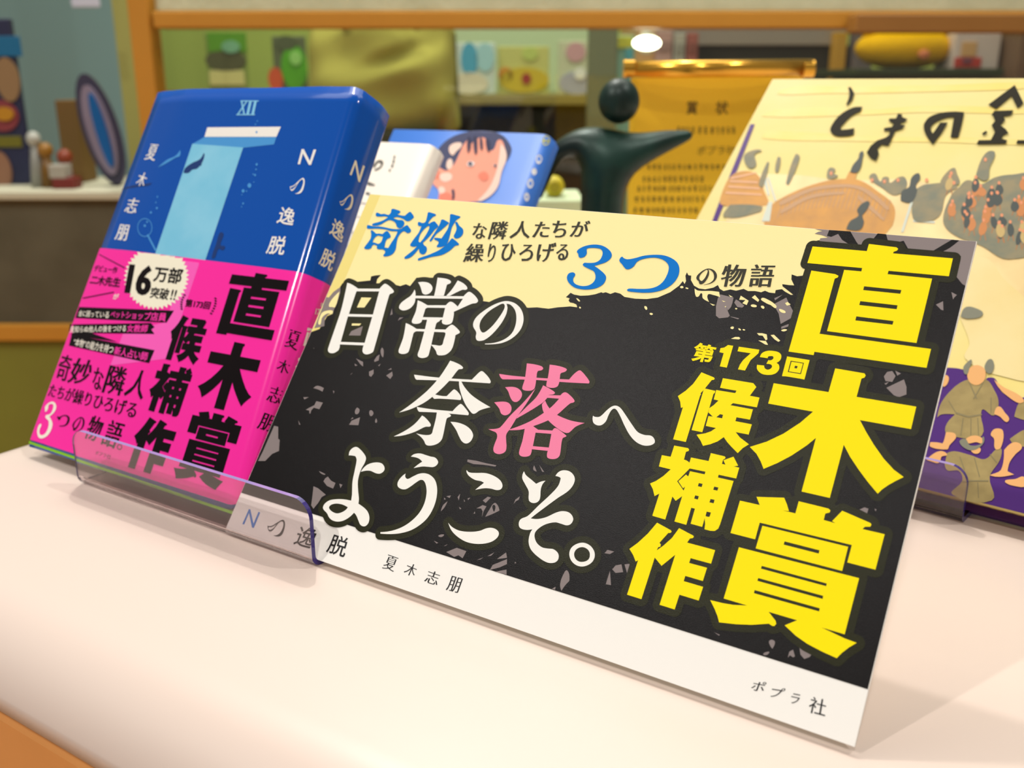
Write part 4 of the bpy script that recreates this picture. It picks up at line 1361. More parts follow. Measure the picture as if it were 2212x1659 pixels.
n1 = (NX + 1) * (NZ + 1)
for side in (0, 1):
    for j in range(NZ):
        for i in range(NX):
            q = [side * n1 + j * (NX + 1) + i, side * n1 + j * (NX + 1) + i + 1, side * n1 + (j + 1) * (NX + 1) + i + 1, side * n1 + (j + 1) * (NX + 1) + i]
            gf.append(tuple(q if side == 0 else q[::-1]))
for j in range(NZ):
    for i in (0, NX):
        a, b = j * (NX + 1) + i, (j + 1) * (NX + 1) + i
        gf.append((a, b, b + n1, a + n1) if i == 0 else (b, a, a + n1, b + n1))
sheet = link_mesh('scroll_sheet', gv, gf, M_SATIN, GO, True)
gpl = Plane(Vector((gl.x, gl.y, 0)), BX, UP)
gms = Mesh(gv[:n1], gf[:NX * NZ], gpl)
rb = MBs()
r0, r1 = at(1354, 150, DG), at(1757, 146, DG)
tube(rb, [r0 + BY * 0.006, r1 + BY * 0.006], 17 * DG / F, 28)
rb.build('top_roll', M_GOLD, GO, smooth=True)
for xx in (1360, 1750):
    kb = MBs()
    c_ = at(xx, 148, DG) + BY * 0.006
    tube(kb, [c_ - BX * 0.004, c_ + BX * 0.004], 18 * DG / F, 24)
    kb.build('roll_cap', M_GOLD, GO, smooth=False)
fb = MBs()
tube(fb, [Vector((gl.x, gl.y, 0.008)) + BY * 0.012, Vector((gl.x, gl.y, 0.008)) + BX * gw + BY * 0.012], 0.008, 20)
fb.build('bottom_roll', M_GOLD, GO, smooth=True)
p = Print(gms, 0.0004)
p.text('賞', [(1484, 218), (1508, 218), (1506, 247), (1482, 247)], 0.01)
p.text('状', [(1547, 218), (1574, 218), (1572, 247), (1545, 247)], 0.01)
p.text('ポプラ社', [(1507, 316), (1590, 314), (1588, 333), (1505, 335)], 0.0)
for y_, xs, h_ in ((282, (1462, 1585), 15), (361, (1398, 1568), 11), (388, (1388, 1520), 12), (408, (1376, 1545), 12), (431, (1370, 1520), 12), (455, (1368, 1510), 12)):
    x_ = xs[0]
    while x_ < xs[1]:
        wd_ = random.uniform(6, 11)
        for q in range(3):
            yy = y_ - h_ / 2 + q * h_ / 3 + random.uniform(-1, 1)
            a_, b_ = x_ + random.uniform(0, 2), x_ + wd_ - random.uniform(0, 3)
            p.loops([[[(a_, yy), (b_, yy), (b_, yy + 1.9), (a_, yy + 1.9)]]])
        xm = x_ + wd_ * random.uniform(0.3, 0.6)
        p.loops([[[(xm, y_ - h_ / 2), (xm + 2, y_ - h_ / 2), (xm + 2, y_ + h_ / 2), (xm, y_ + h_ / 2)]]])
        x_ += wd_ + random.uniform(2, 5)
p.build('engraved_lettering', mat('engraving_dark', (84, 62, 14), 0.5), GO)

# ------------------------------------------------------------------ picture book
pbl = on_z(1286, 875, 0.0085)
pdx = (on_z(2212, 1110, 0.0085) - pbl).normalized()
d_ = ray(1668, 170)
tt = (pbl - CAM).dot(pdx) / d_.dot(pdx)
ptl = CAM + d_ * tt
pdy = ptl - pbl
PBH = pdy.length
pdy.normalize()
PBN = pdx.cross(pdy)
if PBN.dot(CAM - pbl) < 0:
    PBN = -PBN
PBW, PBT = 0.275, 0.011
PB = thing('picture_book', 'large cream and purple picture book with brush lettering above a bridge scene', 'book', pbl + pdx * PBW / 2)
M_PBC = mat('picture_cream', (222, 204, 124), 0.5, 0.2, noise=(14, 0.7, (222, 208, 150)))
PP = Plane(pbl, pdx, pdy)
fc = box(pbl, pdx * PBW, pdy * PBH, -PBN * 0.0022)
fco = fc.build('front_cover', M_PBC, PB, bevel=0.0006, seg=2)
lv_ = 0.0
pgv = [pbl + pdx * a + pdy * (b + (lv_ * c if b < 0.01 else 0)) - PBN * c for c in (0.0022, PBT - 0.002) for a, b in ((0.003, 0.003), (PBW - 0.003, 0.003), (PBW - 0.003, PBH - 0.003), (0.003, PBH - 0.003))]
MBs().add(pgv, BOXF).build('page_block', mat('picture_pages', (226, 190, 130), 0.7, noise=(400, 0.8, (150, 110, 76))), PB)
bo_ = pbl - PBN * (PBT - 0.002) + pdy * lv_ * PBT
box(bo_, pdx * PBW, pdy * (PBH - lv_ * PBT), -PBN * 0.002).build('back_cover', mat('picture_purple', (84, 46, 120), 0.45), PB)
M_PBP = mat('print_violet', (72, 34, 112), 0.4, 0.2)
M_PBK = mat('print_brush', (36, 32, 18), 0.6, 0.1)
M_PBO = mat('print_ochre', (204, 148, 74), 0.5, 0.2, noise=(120, 0.7, (178, 132, 78)))
M_PBG = mat('print_slate', (116, 118, 100), 0.5, 0.2, noise=(120, 0.7, (150, 134, 98)))
M_PBR = mat('print_robe', (156, 138, 88), 0.5, 0.2, noise=(160, 0.7, (132, 116, 74)))
M_PBS = mat('print_skin', (218, 164, 104), 0.5, 0.2)
M_PBD = mat('print_slate_dark', (70, 76, 72), 0.5, 0.2)


def pprint(name, m, h, *groups):
    p = Print(PP, h)
    for crop, polys in groups:
        p.loops(shapes(crop, *polys))
    o = p.build(name, m, None if h < 0.0013 else fco)
    if h < 0.0013:
        SCN.append(o)
    return o


SCN = []


pprint('sky_washes', mat('print_straw', (222, 196, 88), 0.5, noise=(30, 0.8, (222, 202, 128))), 0.0003, (cS, ["380,330! 700,310 1100,330 1500,300 2300,330 2300,360 1500,350 1000,370 300,380", "330,480! 700,500 1200,530 1700,530 2300,560 2300,590 1600,570 900,560 300,540", "420,190 900,160 1600,150 2300,130 2300,170 1500,200 800,210"]))
pprint('ground_washes', mat('print_sand', (216, 188, 128), 0.5, noise=(40, 0.9, (236, 212, 150))), 0.0004, (cS, ["30,1150! 100,790 260,800 560,810 900,850 1300,840 1800,900 2300,820 2700,1500 1900,1700 600,1500"]))
pprint('pale_road', mat('print_pale', (220, 202, 142), 0.5, noise=(30, 0.7, (216, 190, 118))), 0.0005, (cX, ["640,230! 780,260 900,420 1100,600 1300,800 1300,1300 850,1290 560,1140 600,1000 500,700 570,480"]))
pprint('bridge', M_PBO, 0.0006, (cS, ["400,1000! 560,920 740,860 880,840 1010,850 1140,930 1260,1040 1250,1180! 1150,1300! 700,1300 300,1280! 330,1080", "0,940! 90,800 250,800 310,930 330,1030 0,1030", "780,1190! 930,790 990,790 850,1200 800,1230"]))
pprint('bridge_rails', mat('print_umber', (176, 132, 84), 0.5), 0.0008, (cS, ["420,1010! 640,910 840,880 1000,890 1130,960 1230,1060! 1210,1075! 1100,980 990,915 840,905 650,935 430,1035", "430,1070! 650,960 900,935! 895,955! 650,985 435,1095", "1000,960 1190,1130! 1185,1150! 1000,990"]))
pprint('bridge_posts', M_PBD, 0.001, (cS, ["940,790! 960,740 1000,690 1010,650 1035,640 1030,690 1015,760 985,795", "1310,1000! 1320,930 1370,900 1390,830 1440,800 1450,840 1420,890 1430,930 1390,1010", "910,1210! 940,1150 1000,1110 990,1070 1030,1020 1080,1010 1060,1070 1030,1110 1040,1160 1010,1215"]))
HATCH = []
for k in range(26):
    u = k / 25
    xt, yt = lerp(450, 1230, u), 1000 - 140 * math.sin(math.pi * (0.15 + 0.75 * u))
    HATCH.append('=%d,%d %d,%d %d,%d %d,%d' % (xt, yt + 40, xt + 7, yt + 40, xt - 40, yt + 190, xt - 47, yt + 190))
pprint('bridge_hatch', mat('print_umber', (176, 132, 84), 0.5), 0.0007, (cS, HATCH))
pprint('river_lines', mat('print_mist', (190, 196, 180), 0.5), 0.0007, (cS, ['=290,800 320,800 350,960 335,960', '=330,830 345,830 400,1000 385,1000', '=340,1010 370,1005 350,1150 290,1150', '=1400,1140 1560,1150 1560,1165 1400,1155', '=1380,1010 1410,940 1420,945 1330,1230 1310,1230']))
pprint('houses', mat('print_brick', (214, 160, 118), 0.5), 0.0008, (cS, ['=60,850 260,860 262,872 55,862', '=50,890 275,905 278,917 45,902', '=30,935 290,950 292,962 25,947', '=60,830 250,790 252,800 70,842']))
pprint('townsfolk', M_PBG, 0.0009, (cS, ["770,800 790,760 830,770 820,800 850,820 780,840", "1080,830 1120,800 1160,860 1180,830 1220,830 1230,870 1290,830 1340,830 1350,900 1270,960 1180,910", "1600,860! 1640,800 1700,760 1720,800 1740,870 1700,890 1610,880", "1860,820! 1900,700 1950,640 2000,650 1960,760 1940,850", "1430,910! 1500,880 1720,890 1640,960 1600,1100 1520,1150 1400,1130", "1740,900! 1800,850 1900,880 2000,830 2120,810 2300,820 2400,1300 2100,1430 1900,1330 1700,1250 1620,1150 1680,960", "60,1030! 290,1040 280,1080 20,1120", "160,680 200,640 290,630 240,660 250,740 200,760", "330,720 345,720 300,900 270,880", "410,680 430,690 410,790 390,780", "540,660 570,680 490,880 470,870"]))
rnd = random.Random(5)
FIG = {'a': [], 'b': [], 'c': [], 'skin': [], 'leg': []}
for k in range(62):
    x, y = rnd.uniform(1560, 2330), rnd.uniform(870, 1330)
    if (x - 1560) < (y - 900) * 0.5 or y > 900 + (x - 1400) * 0.75:
        continue
    w_, h_, ln = rnd.uniform(20, 32), rnd.uniform(40, 62), rnd.uniform(-12, 12)
    FIG[rnd.choice('aabbc')].append('%d,%d %d,%d %d,%d %d,%d %d,%d' % (x - w_ * 0.5 - ln, y - h_ * 0.6, x + w_ * 0.5 - ln, y - h_ * 0.6, x + w_ + 4, y + h_ * 0.3, x + ln, y + h_, x - w_, y + h_ * 0.4))
    FIG['skin'].append('%d,%d %d,%d %d,%d %d,%d' % (x - 11 - ln, y - h_ * 0.6 - 14, x - ln, y - h_ * 0.6 - 27, x + 11 - ln, y - h_ * 0.6 - 14, x - ln, y - h_ * 0.6))
    for q in (-1, 1):
        FIG['leg'].append('=%d,%d %d,%d %d,%d %d,%d' % (x + q * 9, y + h_ * 0.6, x + q * 9 + 8, y + h_ * 0.6, x + q * 22 + 6, y + h_ * 1.6, x + q * 22, y + h_ * 1.6))
for i, (x, y) in enumerate(((800, 800), (1100, 850), (1190, 860), (1290, 850), (1500, 850), (1680, 800), (1700, 870), (1930, 700))):
    FIG['skin'].append('%d,%d %d,%d %d,%d %d,%d' % (x - 12, y, x, y - 14, x + 12, y, x, y + 16))
pprint('figure_legs', mat('print_leg', (164, 112, 68), 0.5, 0.2), 0.00095, (cS, FIG['leg']))
pprint('robes_rust', mat('print_rust', (190, 124, 72), 0.5, 0.2), 0.001, (cS, FIG['a']))
pprint('robes_slate', M_PBD, 0.00102, (cS, FIG['b']))
pprint('robes_tan', mat('print_tan', (186, 160, 104), 0.5, 0.2), 0.00104, (cS, FIG['c']))
pprint('small_heads', mat('print_blush', (214, 140, 100), 0.5, 0.2), 0.00108, (cS, FIG['skin']))
pprint('purple_ground', M_PBP, 0.0006, (cS, ["=208,438 240,438 60,905 -110,1340 -420,2060 -480,2060 -140,1330 0,955"]), (cW, ["700,-20! 860,10 900,90 1010,100 1050,70! 1120,80 1180,200 1300,250 1377,245! 2300,300! 2300,1540! 1377,1285! 430,1045! 0,935! -2000,380! -1800,60!"]))
pprint('robed_figures', M_PBR, 0.0009, (cW, ["760,150! 870,90 1040,90 1110,180 1150,290 1110,410 1000,360 1000,590 760,600 670,540 760,400! 640,400 600,430! 640,290", "690,745! 760,730 900,765 1030,800 1160,700 1165,800 1070,960 1090,1170 740,1110 830,990 800,900 690,890", "1290,420! 1330,300 1377,270 1500,260 1500,470 1377,450", "1250,620! 1320,570 1377,540 1500,530 1500,720 1377,690 1280,660", "480,1000! 700,1000 700,760 500,700"[0:0] or "1400,900 1500,880 1520,1000 1420,1020"]))
pprint('robe_folds', mat('print_fold', (120, 108, 68), 0.5), 0.00105, (cW, ['=880,110 890,108 960,260 950,265', '=1010,110 1018,114 930,265 922,260', '=765,395 770,380 880,415 1000,395 1000,410 880,430', '=830,430 838,430 815,590 807,590', '=900,435 907,435 905,590 898,590', '=960,430 967,428 975,590 968,590', '=700,280 706,276 770,380 763,384', '=1080,250 1087,252 1085,390 1078,390', '=800,780 808,780 850,900 842,902', '=930,790 938,790 985,960 977,962', '=830,990 1060,990 1060,1002 830,1002', '=870,1010 877,1010 850,1130 842,1130', '=960,1010 967,1010 975,1150 968,1150', '=1070,760 1076,756 1140,830 1134,836']))
pprint('figure_skin', M_PBS, 0.0011, (cW, ["870,40 900,-20 960,-40 1020,-10 1035,50 1010,110 950,140 890,110", "1110,400! 1150,330 1210,390 1245,440 1220,470 1160,420", "680,560! 770,590 710,680 690,715 640,690 660,640", "540,650! 640,660 690,700 650,715 540,690", "850,630 930,590 1010,620 1000,660 950,650 880,660", "900,700 950,690 990,710 970,750 920,745", "1080,580 1120,530 1190,550 1170,700 1120,710 1110,620", "1200,720! 1290,650 1360,690 1300,760 1250,830 1230,910! 1290,940! 1080,950 1170,900", "1110,90! 1200,160 1320,220 1377,280 1330,300 1220,230 1150,160", "1215,990 1300,980 1377,960 1400,1040 1280,1040 1210,1010", "510,800! 620,730 690,760 640,780 620,830 560,820", "640,60 700,60 690,130 650,150"]))
pprint('figure_hair', mat('print_ash', (112, 112, 92), 0.5), 0.0012, (cX, ["545,1230 580,1180 620,1160 600,1230 570,1290", "740,1200 790,1150 820,1210 790,1280 745,1260", "520,770! 560,690 640,690 720,750 600,790"]), (cW, ["800,650 850,620 900,680 1000,660 1010,600 1020,650 960,710 880,720"]))
pprint('title_lettering', M_PBK, 0.0013, (cS, ["=925,170 945,170 970,215 955,265 925,300 910,300 930,250 935,215", "1030,315! 960,320 870,370 810,440 795,490 830,525 900,530 965,520! 970,470! 910,480 870,475 900,430 950,380 1015,350!",
    "=1290,365 1320,370 1320,390 1360,405 1340,425 1310,430 1310,445 1345,450 1320,475 1270,490 1240,560 1220,600 1170,590 1140,620 1150,660 1130,710 1090,690 1060,650 1090,600 1140,560 1200,540 1225,520 1230,490 1185,490 1190,470 1245,462 1260,440 1220,415 1230,400 1275,400",
    "1480,440! 1520,390 1600,360 1700,350 1775,355! 1755,450 1730,540! 1675,540! 1690,450 1700,390! 1640,395 1560,430 1530,470 1545,510! 1600,430! 1655,430! 1600,520 1545,590! 1500,530 1480,480",
    "=1950,300 2145,155 2210,290 2165,325 2120,235 2010,330", "=1995,345 2135,340 2120,375 2060,385 2075,410 2040,450 2080,480 2100,510 2060,520 2050,550 2090,560 2080,585 1865,588 1880,560 1970,558 2000,500 1975,450 2000,420 1990,385 1975,375", "=1905,510 1935,490 1945,505 1915,525", "=2155,585 2165,560 2260,560 2260,585"]))
join(SCN, 'cover_scene', fco)
# its stand
pyaw = math.atan2(pdx.y, pdx.x)
mwp = Matrix.Translation(Vector((pbl.x, pbl.y, 0))) @ Matrix.Rotation(pyaw, 4, 'Z')
xr = (on_z(2121, 1087, 0) - pbl).dot(pdx)
plean = math.acos(max(-1, min(1, pdy.z)))
stand('book_stand', 'clear acrylic stand whose lip holds the large picture book', xr - 0.16, xr, -0.0035, 0.021, 0.030, plean, 0.12, 0.002, mw=mwp)

# small things seen between the statue's arm and body
d9 = 0.86
pg_ = bgbox(1130, 432, 1262, 520, d9, 0.09, zlo=0.0)
tag(pg_.build('paper_box', mat('pale_green_paper', (190, 206, 164), 0.6), None, bevel=0.002), 'pale green paper box behind the statue', 'box')
pgt = at(1196, 432, d9).z
yb_ = thing('round_tin', 'small yellow round tin on the pale green box', 'tin', Vector((at(1197, 432, d9).x, at(1197, 432, d9).y, pgt)) + BY * 0.03)
cy = MBs()
c_ = at(1197, 402, d9 + 0.03)
tube(cy, [c_ - BY * 0.012, c_ - BY * 0.008, c_ + BY * 0.008, c_ + BY * 0.012], [c_.z - pgt - 0.002, c_.z - pgt, c_.z - pgt, c_.z - pgt - 0.002], 32)
cy.build('tin_body', mat('tin_yellow', (190, 176, 30), 0.4), yb_, smooth=True)
tube(cy := MBs(), [c_ - BY * 0.0135, c_ - BY * 0.0122], (c_.z - pgt) * 0.55, 28)
cy.build('lid_disc', mat('tin_gold', (150, 140, 30), 0.4), yb_)

# ------------------------------------------------------------------ the shop behind
FLOOR = -0.8
D = 1.42


def part(name, m, parent, *a, bevel=0.002, **k):
    return bgbox(*a, **k).build(name, m, parent, bevel=bevel)


def base_at(px, d, z=FLOOR):
    q = at(px, 400, d)
    return Vector((q.x, q.y, z))


M_WOOD = mat('golden_wood', (192, 136, 48), 0.5, 0.3, noise=(6, 0.5, (178, 122, 40)))
M_WOODD = mat('brown_wood', (146, 100, 44), 0.45, 0.4, noise=(6, 0.5, (128, 84, 34)))
M_FELT = mat('grey_felt', (98, 94, 76), 0.9, 0.1, noise=(14, 0.6, (82, 78, 62)))
M_LEDGE = mat('stone_ledge', (190, 188, 162), 0.6)
M_MOSS = mat('moss_panel', (122, 126, 44), 0.7, noise=(5, 0.5, (108, 106, 40)))


def thin_glass(name, rgb, mixf):
    m = bpy.data.materials.new(name)
    m.use_nodes = True
    nt = m.node_tree
    nt.nodes.remove(nt.nodes['Principled BSDF'])
    o = nt.nodes['Material Output']
    tr, gl_, mx = nt.nodes.new('ShaderNodeBsdfTransparent'), nt.nodes.new('ShaderNodeBsdfGlossy'), nt.nodes.new('ShaderNodeMixShader')
    tr.inputs[0].default_value = (*lin(rgb), 1)
    gl_.inputs['Roughness'].default_value = 0.02
    mx.inputs[0].default_value = mixf
    nt.links.new(tr.outputs[0], mx.inputs[1])
    nt.links.new(gl_.outputs[0], mx.inputs[2])
    nt.links.new(mx.outputs[0], o.inputs[0])
    return m


LP = thing('low_partition', 'low grey felt partition with a pale ledge and a wooden rail', 'partition', base_at(100, D))
part('felt_panel', M_FELT, LP, -260, 430, 300, 706, D, 0.16, zlo=at(100, 708, D).z)
part('ledge', M_LEDGE, LP, -260, 414, 300, 432, D - 0.012, 0.24)
part('wood_rail', M_WOOD, LP, -260, 702, 420, 737, D - 0.012, 0.18)
part('lower_panel', M_MOSS, LP, -260, 737, 420, 1100, D, 0.15, zlo=FLOOR)

WF = thing('window_frame', 'golden wooden frame of the tall glass partition', 'window frame', base_at(305, D - 0.03))
part('post', M_WOOD, WF, 302, -160, 344, 700, D - 0.03, 0.045, zlo=FLOOR)
part('top_rail', M_WOOD, WF, 330, 24, 2420, 60, D - 0.03, 0.045)
part('shadow_strip', mat('shadow_dark', (52, 46, 14), 0.7), WF, 345, 62, 362, 700, D + 0.016, 0.02)  # dark strip painted in for the shadow gap beside the post
part('front_rail', M_WOODD, WF, 1850, 30, 2440, 70, D - 0.075, 0.04)
part('frosted_pane', mat('frosted_glass', (196, 200, 168), 0.3, 0.5, noise=(22, 0.6, (176, 182, 150)), bump=(150, 0.5, 0.002)), WF, 326, -170, 2420, 24, D - 0.012, 0.006)
part('clear_pane', thin_glass('clear_glass', (246, 250, 240), 0.035), WF, 343, 60, 2420, 620, D - 0.012, 0.004, bevel=0)

# on the ledge
zl = at(100, 414, D - 0.012).z
DL = D + 0.07


def on_ledge(px, d=DL):
    return base_at(px, d, zl)


def standee(name, label, cat, x0, y0, x1, d, m, thick=0.012):
    t = thing(name, label, cat, on_ledge((x0 + x1) / 2, d))
    part('board', m, t, x0, y0, x1, 414, d, thick, zlo=zl)
    return t


def patch(name, rgb, parent, x0, y0, x1, y1, d, th=0.003, rough=0.5):
    return bgbox(x0, y0, x1, y1, d - th, th).build(name, mat('c_%d_%d_%d' % rgb, rgb, rough), parent, bevel=0.0008)


def blob(name, rgb, parent, cx, cy, rx, ry, d, th=0.003):
    """rounded flat patch"""
    c = at(cx, cy, d)
    rx, ry = rx * d / F, ry * d / F
    n = 28
    vs = [c + BX * (rx * math.cos(2 * math.pi * k / n)) + UP * (ry * math.sin(2 * math.pi * k / n)) + BY * y for y in (-th, 0) for k in range(n)]
    fs = [tuple(range(n)), tuple(range(2 * n - 1, n - 1, -1))] + [(k, k + n, (k + 1) % n + n, (k + 1) % n) for k in range(n)]
    return link_mesh(name, vs, fs, mat('c_%d_%d_%d' % rgb, rgb, 0.5), parent)


t = standee('poster_board', 'dark blue poster board with a cyan band and warm patches', 'poster', -70, 40, 46, DL + 0.02, mat('poster_navy', (34, 38, 66), 0.5))
patch('cyan_band', (14, 96, 136), t, -70, 78, 44, 122, DL + 0.02)
blob('tan_patch', (136, 108, 72), t, 18, 172, 24, 44, DL + 0.02)
blob('red_patch', (128, 54, 58), t, 4, 250, 36, 32, DL + 0.02)
blob('gold_patch', (176, 124, 20), t, 10, 246, 20, 14, DL + 0.016)
patch('olive_band', (104, 100, 20), t, -70, 294, 46, 318, DL + 0.02)
blob('peach_patch', (140, 100, 74), t, 2, 368, 24, 40, DL + 0.02)
t = thing('oval_standee', 'oval acrylic standee with a dark rim and a blue stripe', 'standee', on_ledge(215))
oc = at(214, 282, DL)


def oval(name, rx, ry, m, dy, parent, lean=0.18, dx=0.0):
    vs = []
    for th in (0.0, 0.004):
        for k in range(40):
            a = 2 * math.pi * k / 40
            z = ry * math.sin(a)
            vs.append(oc + BX * (dx + rx * math.cos(a) - z * lean) + UP * z + BY * (dy + th))
    fs = [tuple(range(40)), tuple(range(79, 39, -1))] + [(k, k + 40, (k + 1) % 40 + 40, (k + 1) % 40) for k in range(40)]
    return link_mesh(name, vs, fs, m, parent)


oh = (oc.z - zl)
oval('rim', 0.028, oh, mat('standee_rim', (62, 60, 80), 0.3), 0.006, t)
oval('field', 0.019, oh * 0.80, mat('standee_field', (136, 126, 144), 0.3), 0.001, t)
oval('stripe', 0.008, oh * 0.66, mat('standee_stripe', (12, 92, 158), 0.3), -0.004, t, dx=0.004)
part('foot', mat('standee_rim', (62, 60, 80)), t, 222, 404, 256, 414, DL - 0.008, 0.03, zlo=zl)
tag(part('carton', mat('kraft_brown', (112, 84, 36), 0.7), None, 130, 216, 174, 414, DL + 0.05, 0.05, zlo=zl), 'tall brown carton behind the oval standee', 'box')
for nm, lab, px, py, r_, rgb in (('figurine', 'tiny white figurine beside the poster board', 72, 300, 14, (170, 172, 160)), ('figurine', 'tiny amber figurine between the white and red ones', 98, 325, 15, (140, 98, 24)), ('figurine', 'tiny red figurine before the brown carton', 140, 340, 16, (128, 54, 26))):
    t = thing(nm, lab, 'figurine', on_ledge(px, DL - 0.02), group='tiny figurines on the ledge')
    c_ = at(px, py, DL - 0.02)
    rr = r_ * DL / F
    tube(m_ := MBs(), [Vector((c_.x, c_.y, zl)), Vector((c_.x, c_.y, zl + (c_.z - zl) * 0.5)), c_ - UP * rr * 0.5], [rr * 1.2, rr * 0.9, rr * 0.5], 16)
    m_.build('torso', mat('fig_%d' % px, tuple(int(v * 0.8) for v in rgb), 0.4), t, smooth=True)
    ball('head', c_, rr, rr, rr * 1.1, mat('figh_%d' % px, rgb, 0.35), t, 14)
t = thing('trinket_dish', 'low white and dark red dish on the pale ledge', 'dish', on_ledge(128, DL - 0.05))
part('base', mat('dish_red', (110, 34, 26), 0.5), t, 112, 384, 160, 414, DL - 0.05, 0.03, zlo=zl)
part('bowl', mat('dish_white', (158, 154, 140), 0.5), t, 104, 356, 140, 386, DL - 0.05, 0.026)

HT = thing('hanging_tag', 'white hanging tag against the teal wall', 'tag', at(182, -40, DL + 0.2))
part('tag_card', mat('tag_white', (196, 196, 208), 0.5), HT, 150, -50, 212, 16, DL + 0.2, 0.004)
tube(m_ := MBs(), [at(182, -50, DL + 0.2), at(182, -420, DL + 0.2)], 0.0015, 8)
m_.build('cord', mat('cord_grey', (120, 116, 104), 0.7), HT)


def struct(o):
    o['kind'] = 'structure'
    return o


struct(bgbox(-900, -900, 243, 900, D + 0.75, 0.04, zlo=FLOOR).build('wall_left', mat('teal_wall', (128, 156, 150), 0.7, noise=(2, 0.5, (120, 158, 160))), None)).name = 'wall_left'
struct(bgbox(240, -900, 300, 900, D + 0.45, 0.05, zlo=FLOOR).build('trim_1', mat('olive_trim', (160, 156, 82), 0.6), None))
struct(bgbox(-900, -1300, 3200, 900, 3.0, 0.05, zlo=FLOOR).build('wall_back', mat('green_wall', (190, 206, 100), 0.8, noise=(1.2, 0.5, (180, 190, 100))), None))
fl = MBs()
fl.add([Vector((-4, -2.5, FLOOR)), Vector((4, -2.5, FLOOR)), Vector((4, 5, FLOOR)), Vector((-4, 5, FLOOR))], [(0, 1, 2, 3)])
struct(fl.build('floor', mat('shop_floor', (214, 160, 104), 0.5, noise=(3, 0.4, (200, 146, 92))), None))

# display counter behind the glass
DC = 2.0
zc = at(500, 196, DC).z
CT = thing('display_counter', 'olive display counter behind the glass', 'counter', base_at(520, DC))
part('counter_top', mat('reddish_top', (150, 92, 50), 0.5), CT, 360, 196, 935, 216, DC - 0.05, 0.3)
part('counter_body', M_MOSS, CT, 370, 216, 925, 900, DC, 0.22, zlo=FLOOR)


def leaf_card(label, x0, y0, x1, y1, d, rgb, patches):
    t = thing('leaflet_card', label, 'leaflet', Vector((at((x0 + x1) / 2, y1, d).x, at((x0 + x1) / 2, y1, d).y, zc)))
    part('card', mat('card_%d_%d_%d' % rgb, rgb, 0.5), t, x0, y0, x1, y1, d, 0.006, zlo=zc)
    for nm, c, a in patches:
        if nm.endswith('top') or nm.endswith('foot'):
            patch(nm, c, t, *a, d)
        else:
            blob(nm, c, t, (a[0] + a[2]) / 2, (a[1] + a[3]) / 2, (a[2] - a[0]) * 0.55, (a[3] - a[1]) * 0.55, d - (0.003 if nm == 'mint_spot' else 0))
    return t


leaf_card('green topped leaflet card with a dark middle', 446, 70, 534, 196, DC - 0.02, (130, 150, 70), (('green_top', (90, 150, 14), (448, 70, 532, 112)), ('mint_spot', (120, 176, 140), (482, 90, 516, 112)), ('dark_middle', (84, 84, 48), (450, 112, 526, 150)), ('cream_foot', (206, 200, 130), (452, 152, 528, 184))))
leaf_card('dark leaflet card with bright green and red patches', 590, 78, 662, 196, DC - 0.02, (96, 104, 70), (('green_patch', (84, 166, 14), (612, 106, 660, 186)), ('mint_spot', (150, 210, 110), (628, 112, 650, 138)), ('red_patch', (206, 84, 40), (582, 150, 610, 192)), ('grey_patch', (84, 92, 60), (598, 80, 640, 106))))

# canvas bag
DBG = 1.75
BG = thing('canvas_bag', 'large khaki canvas bag behind the glass', 'bag', base_at(820, DBG, at(820, 285, DBG).z))
bv, bf = [], []
NB = 26
for j in range(NB + 1):
    t = j / NB
    for i in range(NB + 1):
        s = i / NB
        px_ = lerp(668, 985 - 12 * t, s)
        py_ = lerp(285, 58, t)
        puff = (math.sin(math.pi * s) ** 0.5) * (math.sin(math.pi * (0.08 + 0.84 * t)) ** 0.5)
        dz = -0.07 * puff + 0.006 * math.sin(9 * s + 7 * t) + 0.005 * math.sin(13 * t - 5 * s)
        # a deep fold
        fx = (s - 0.62) * math.cos(0.5) + (t - 0.7) * math.sin(0.5)
        fy = -(s - 0.62) * math.sin(0.5) + (t - 0.7) * math.cos(0.5)
        dz += 0.035 * math.exp(-(fx / 0.2) ** 2 - (fy / 0.07) ** 2)
        bv.append(at(px_, py_, DBG) + BY * dz)
nb = len(bv)
bv += [v + BY * 0.16 for v in bv]
for sd in (0, 1):
    for j in range(NB):
        for i in range(NB):
            a = sd * nb + j * (NB + 1) + i
            q = (a, a + 1, a + NB + 2, a + NB + 1)
            bf.append(q if not sd else q[::-1])
per = [i for i in range(NB + 1)] + [j * (NB + 1) + NB for j in range(1, NB + 1)] + [NB * (NB + 1) + i for i in range(NB - 1, -1, -1)] + [j * (NB + 1) for j in range(NB - 1, 0, -1)]
for k in range(len(per)):
    a, b = per[k], per[(k + 1) % len(per)]
    bf.append((b, a, a + nb, b + nb))
link_mesh('bag_body', bv, bf, mat('khaki_canvas', (176, 168, 84), 0.85, 0.1, noise=(8, 0.5, (160, 150, 70))), BG, True)
hd = MBs()
tube(hd, [at(740, 62, DBG - 0.05), at(760, 20, DBG - 0.06), at(830, 0, DBG - 0.06), at(890, 20, DBG - 0.06), at(905, 62, DBG - 0.05)], 0.008, 10)
hd.build('handle', mat('khaki_strap', (150, 142, 66), 0.8), BG, smooth=True)
tag(bgbox(600, 285, 965, 500, DBG - 0.06, 0.2, zlo=FLOOR).build('stool', mat('dark_stool', (60, 58, 30), 0.7), None, bevel=0.004), 'dark square stool under the canvas bag', 'stool')

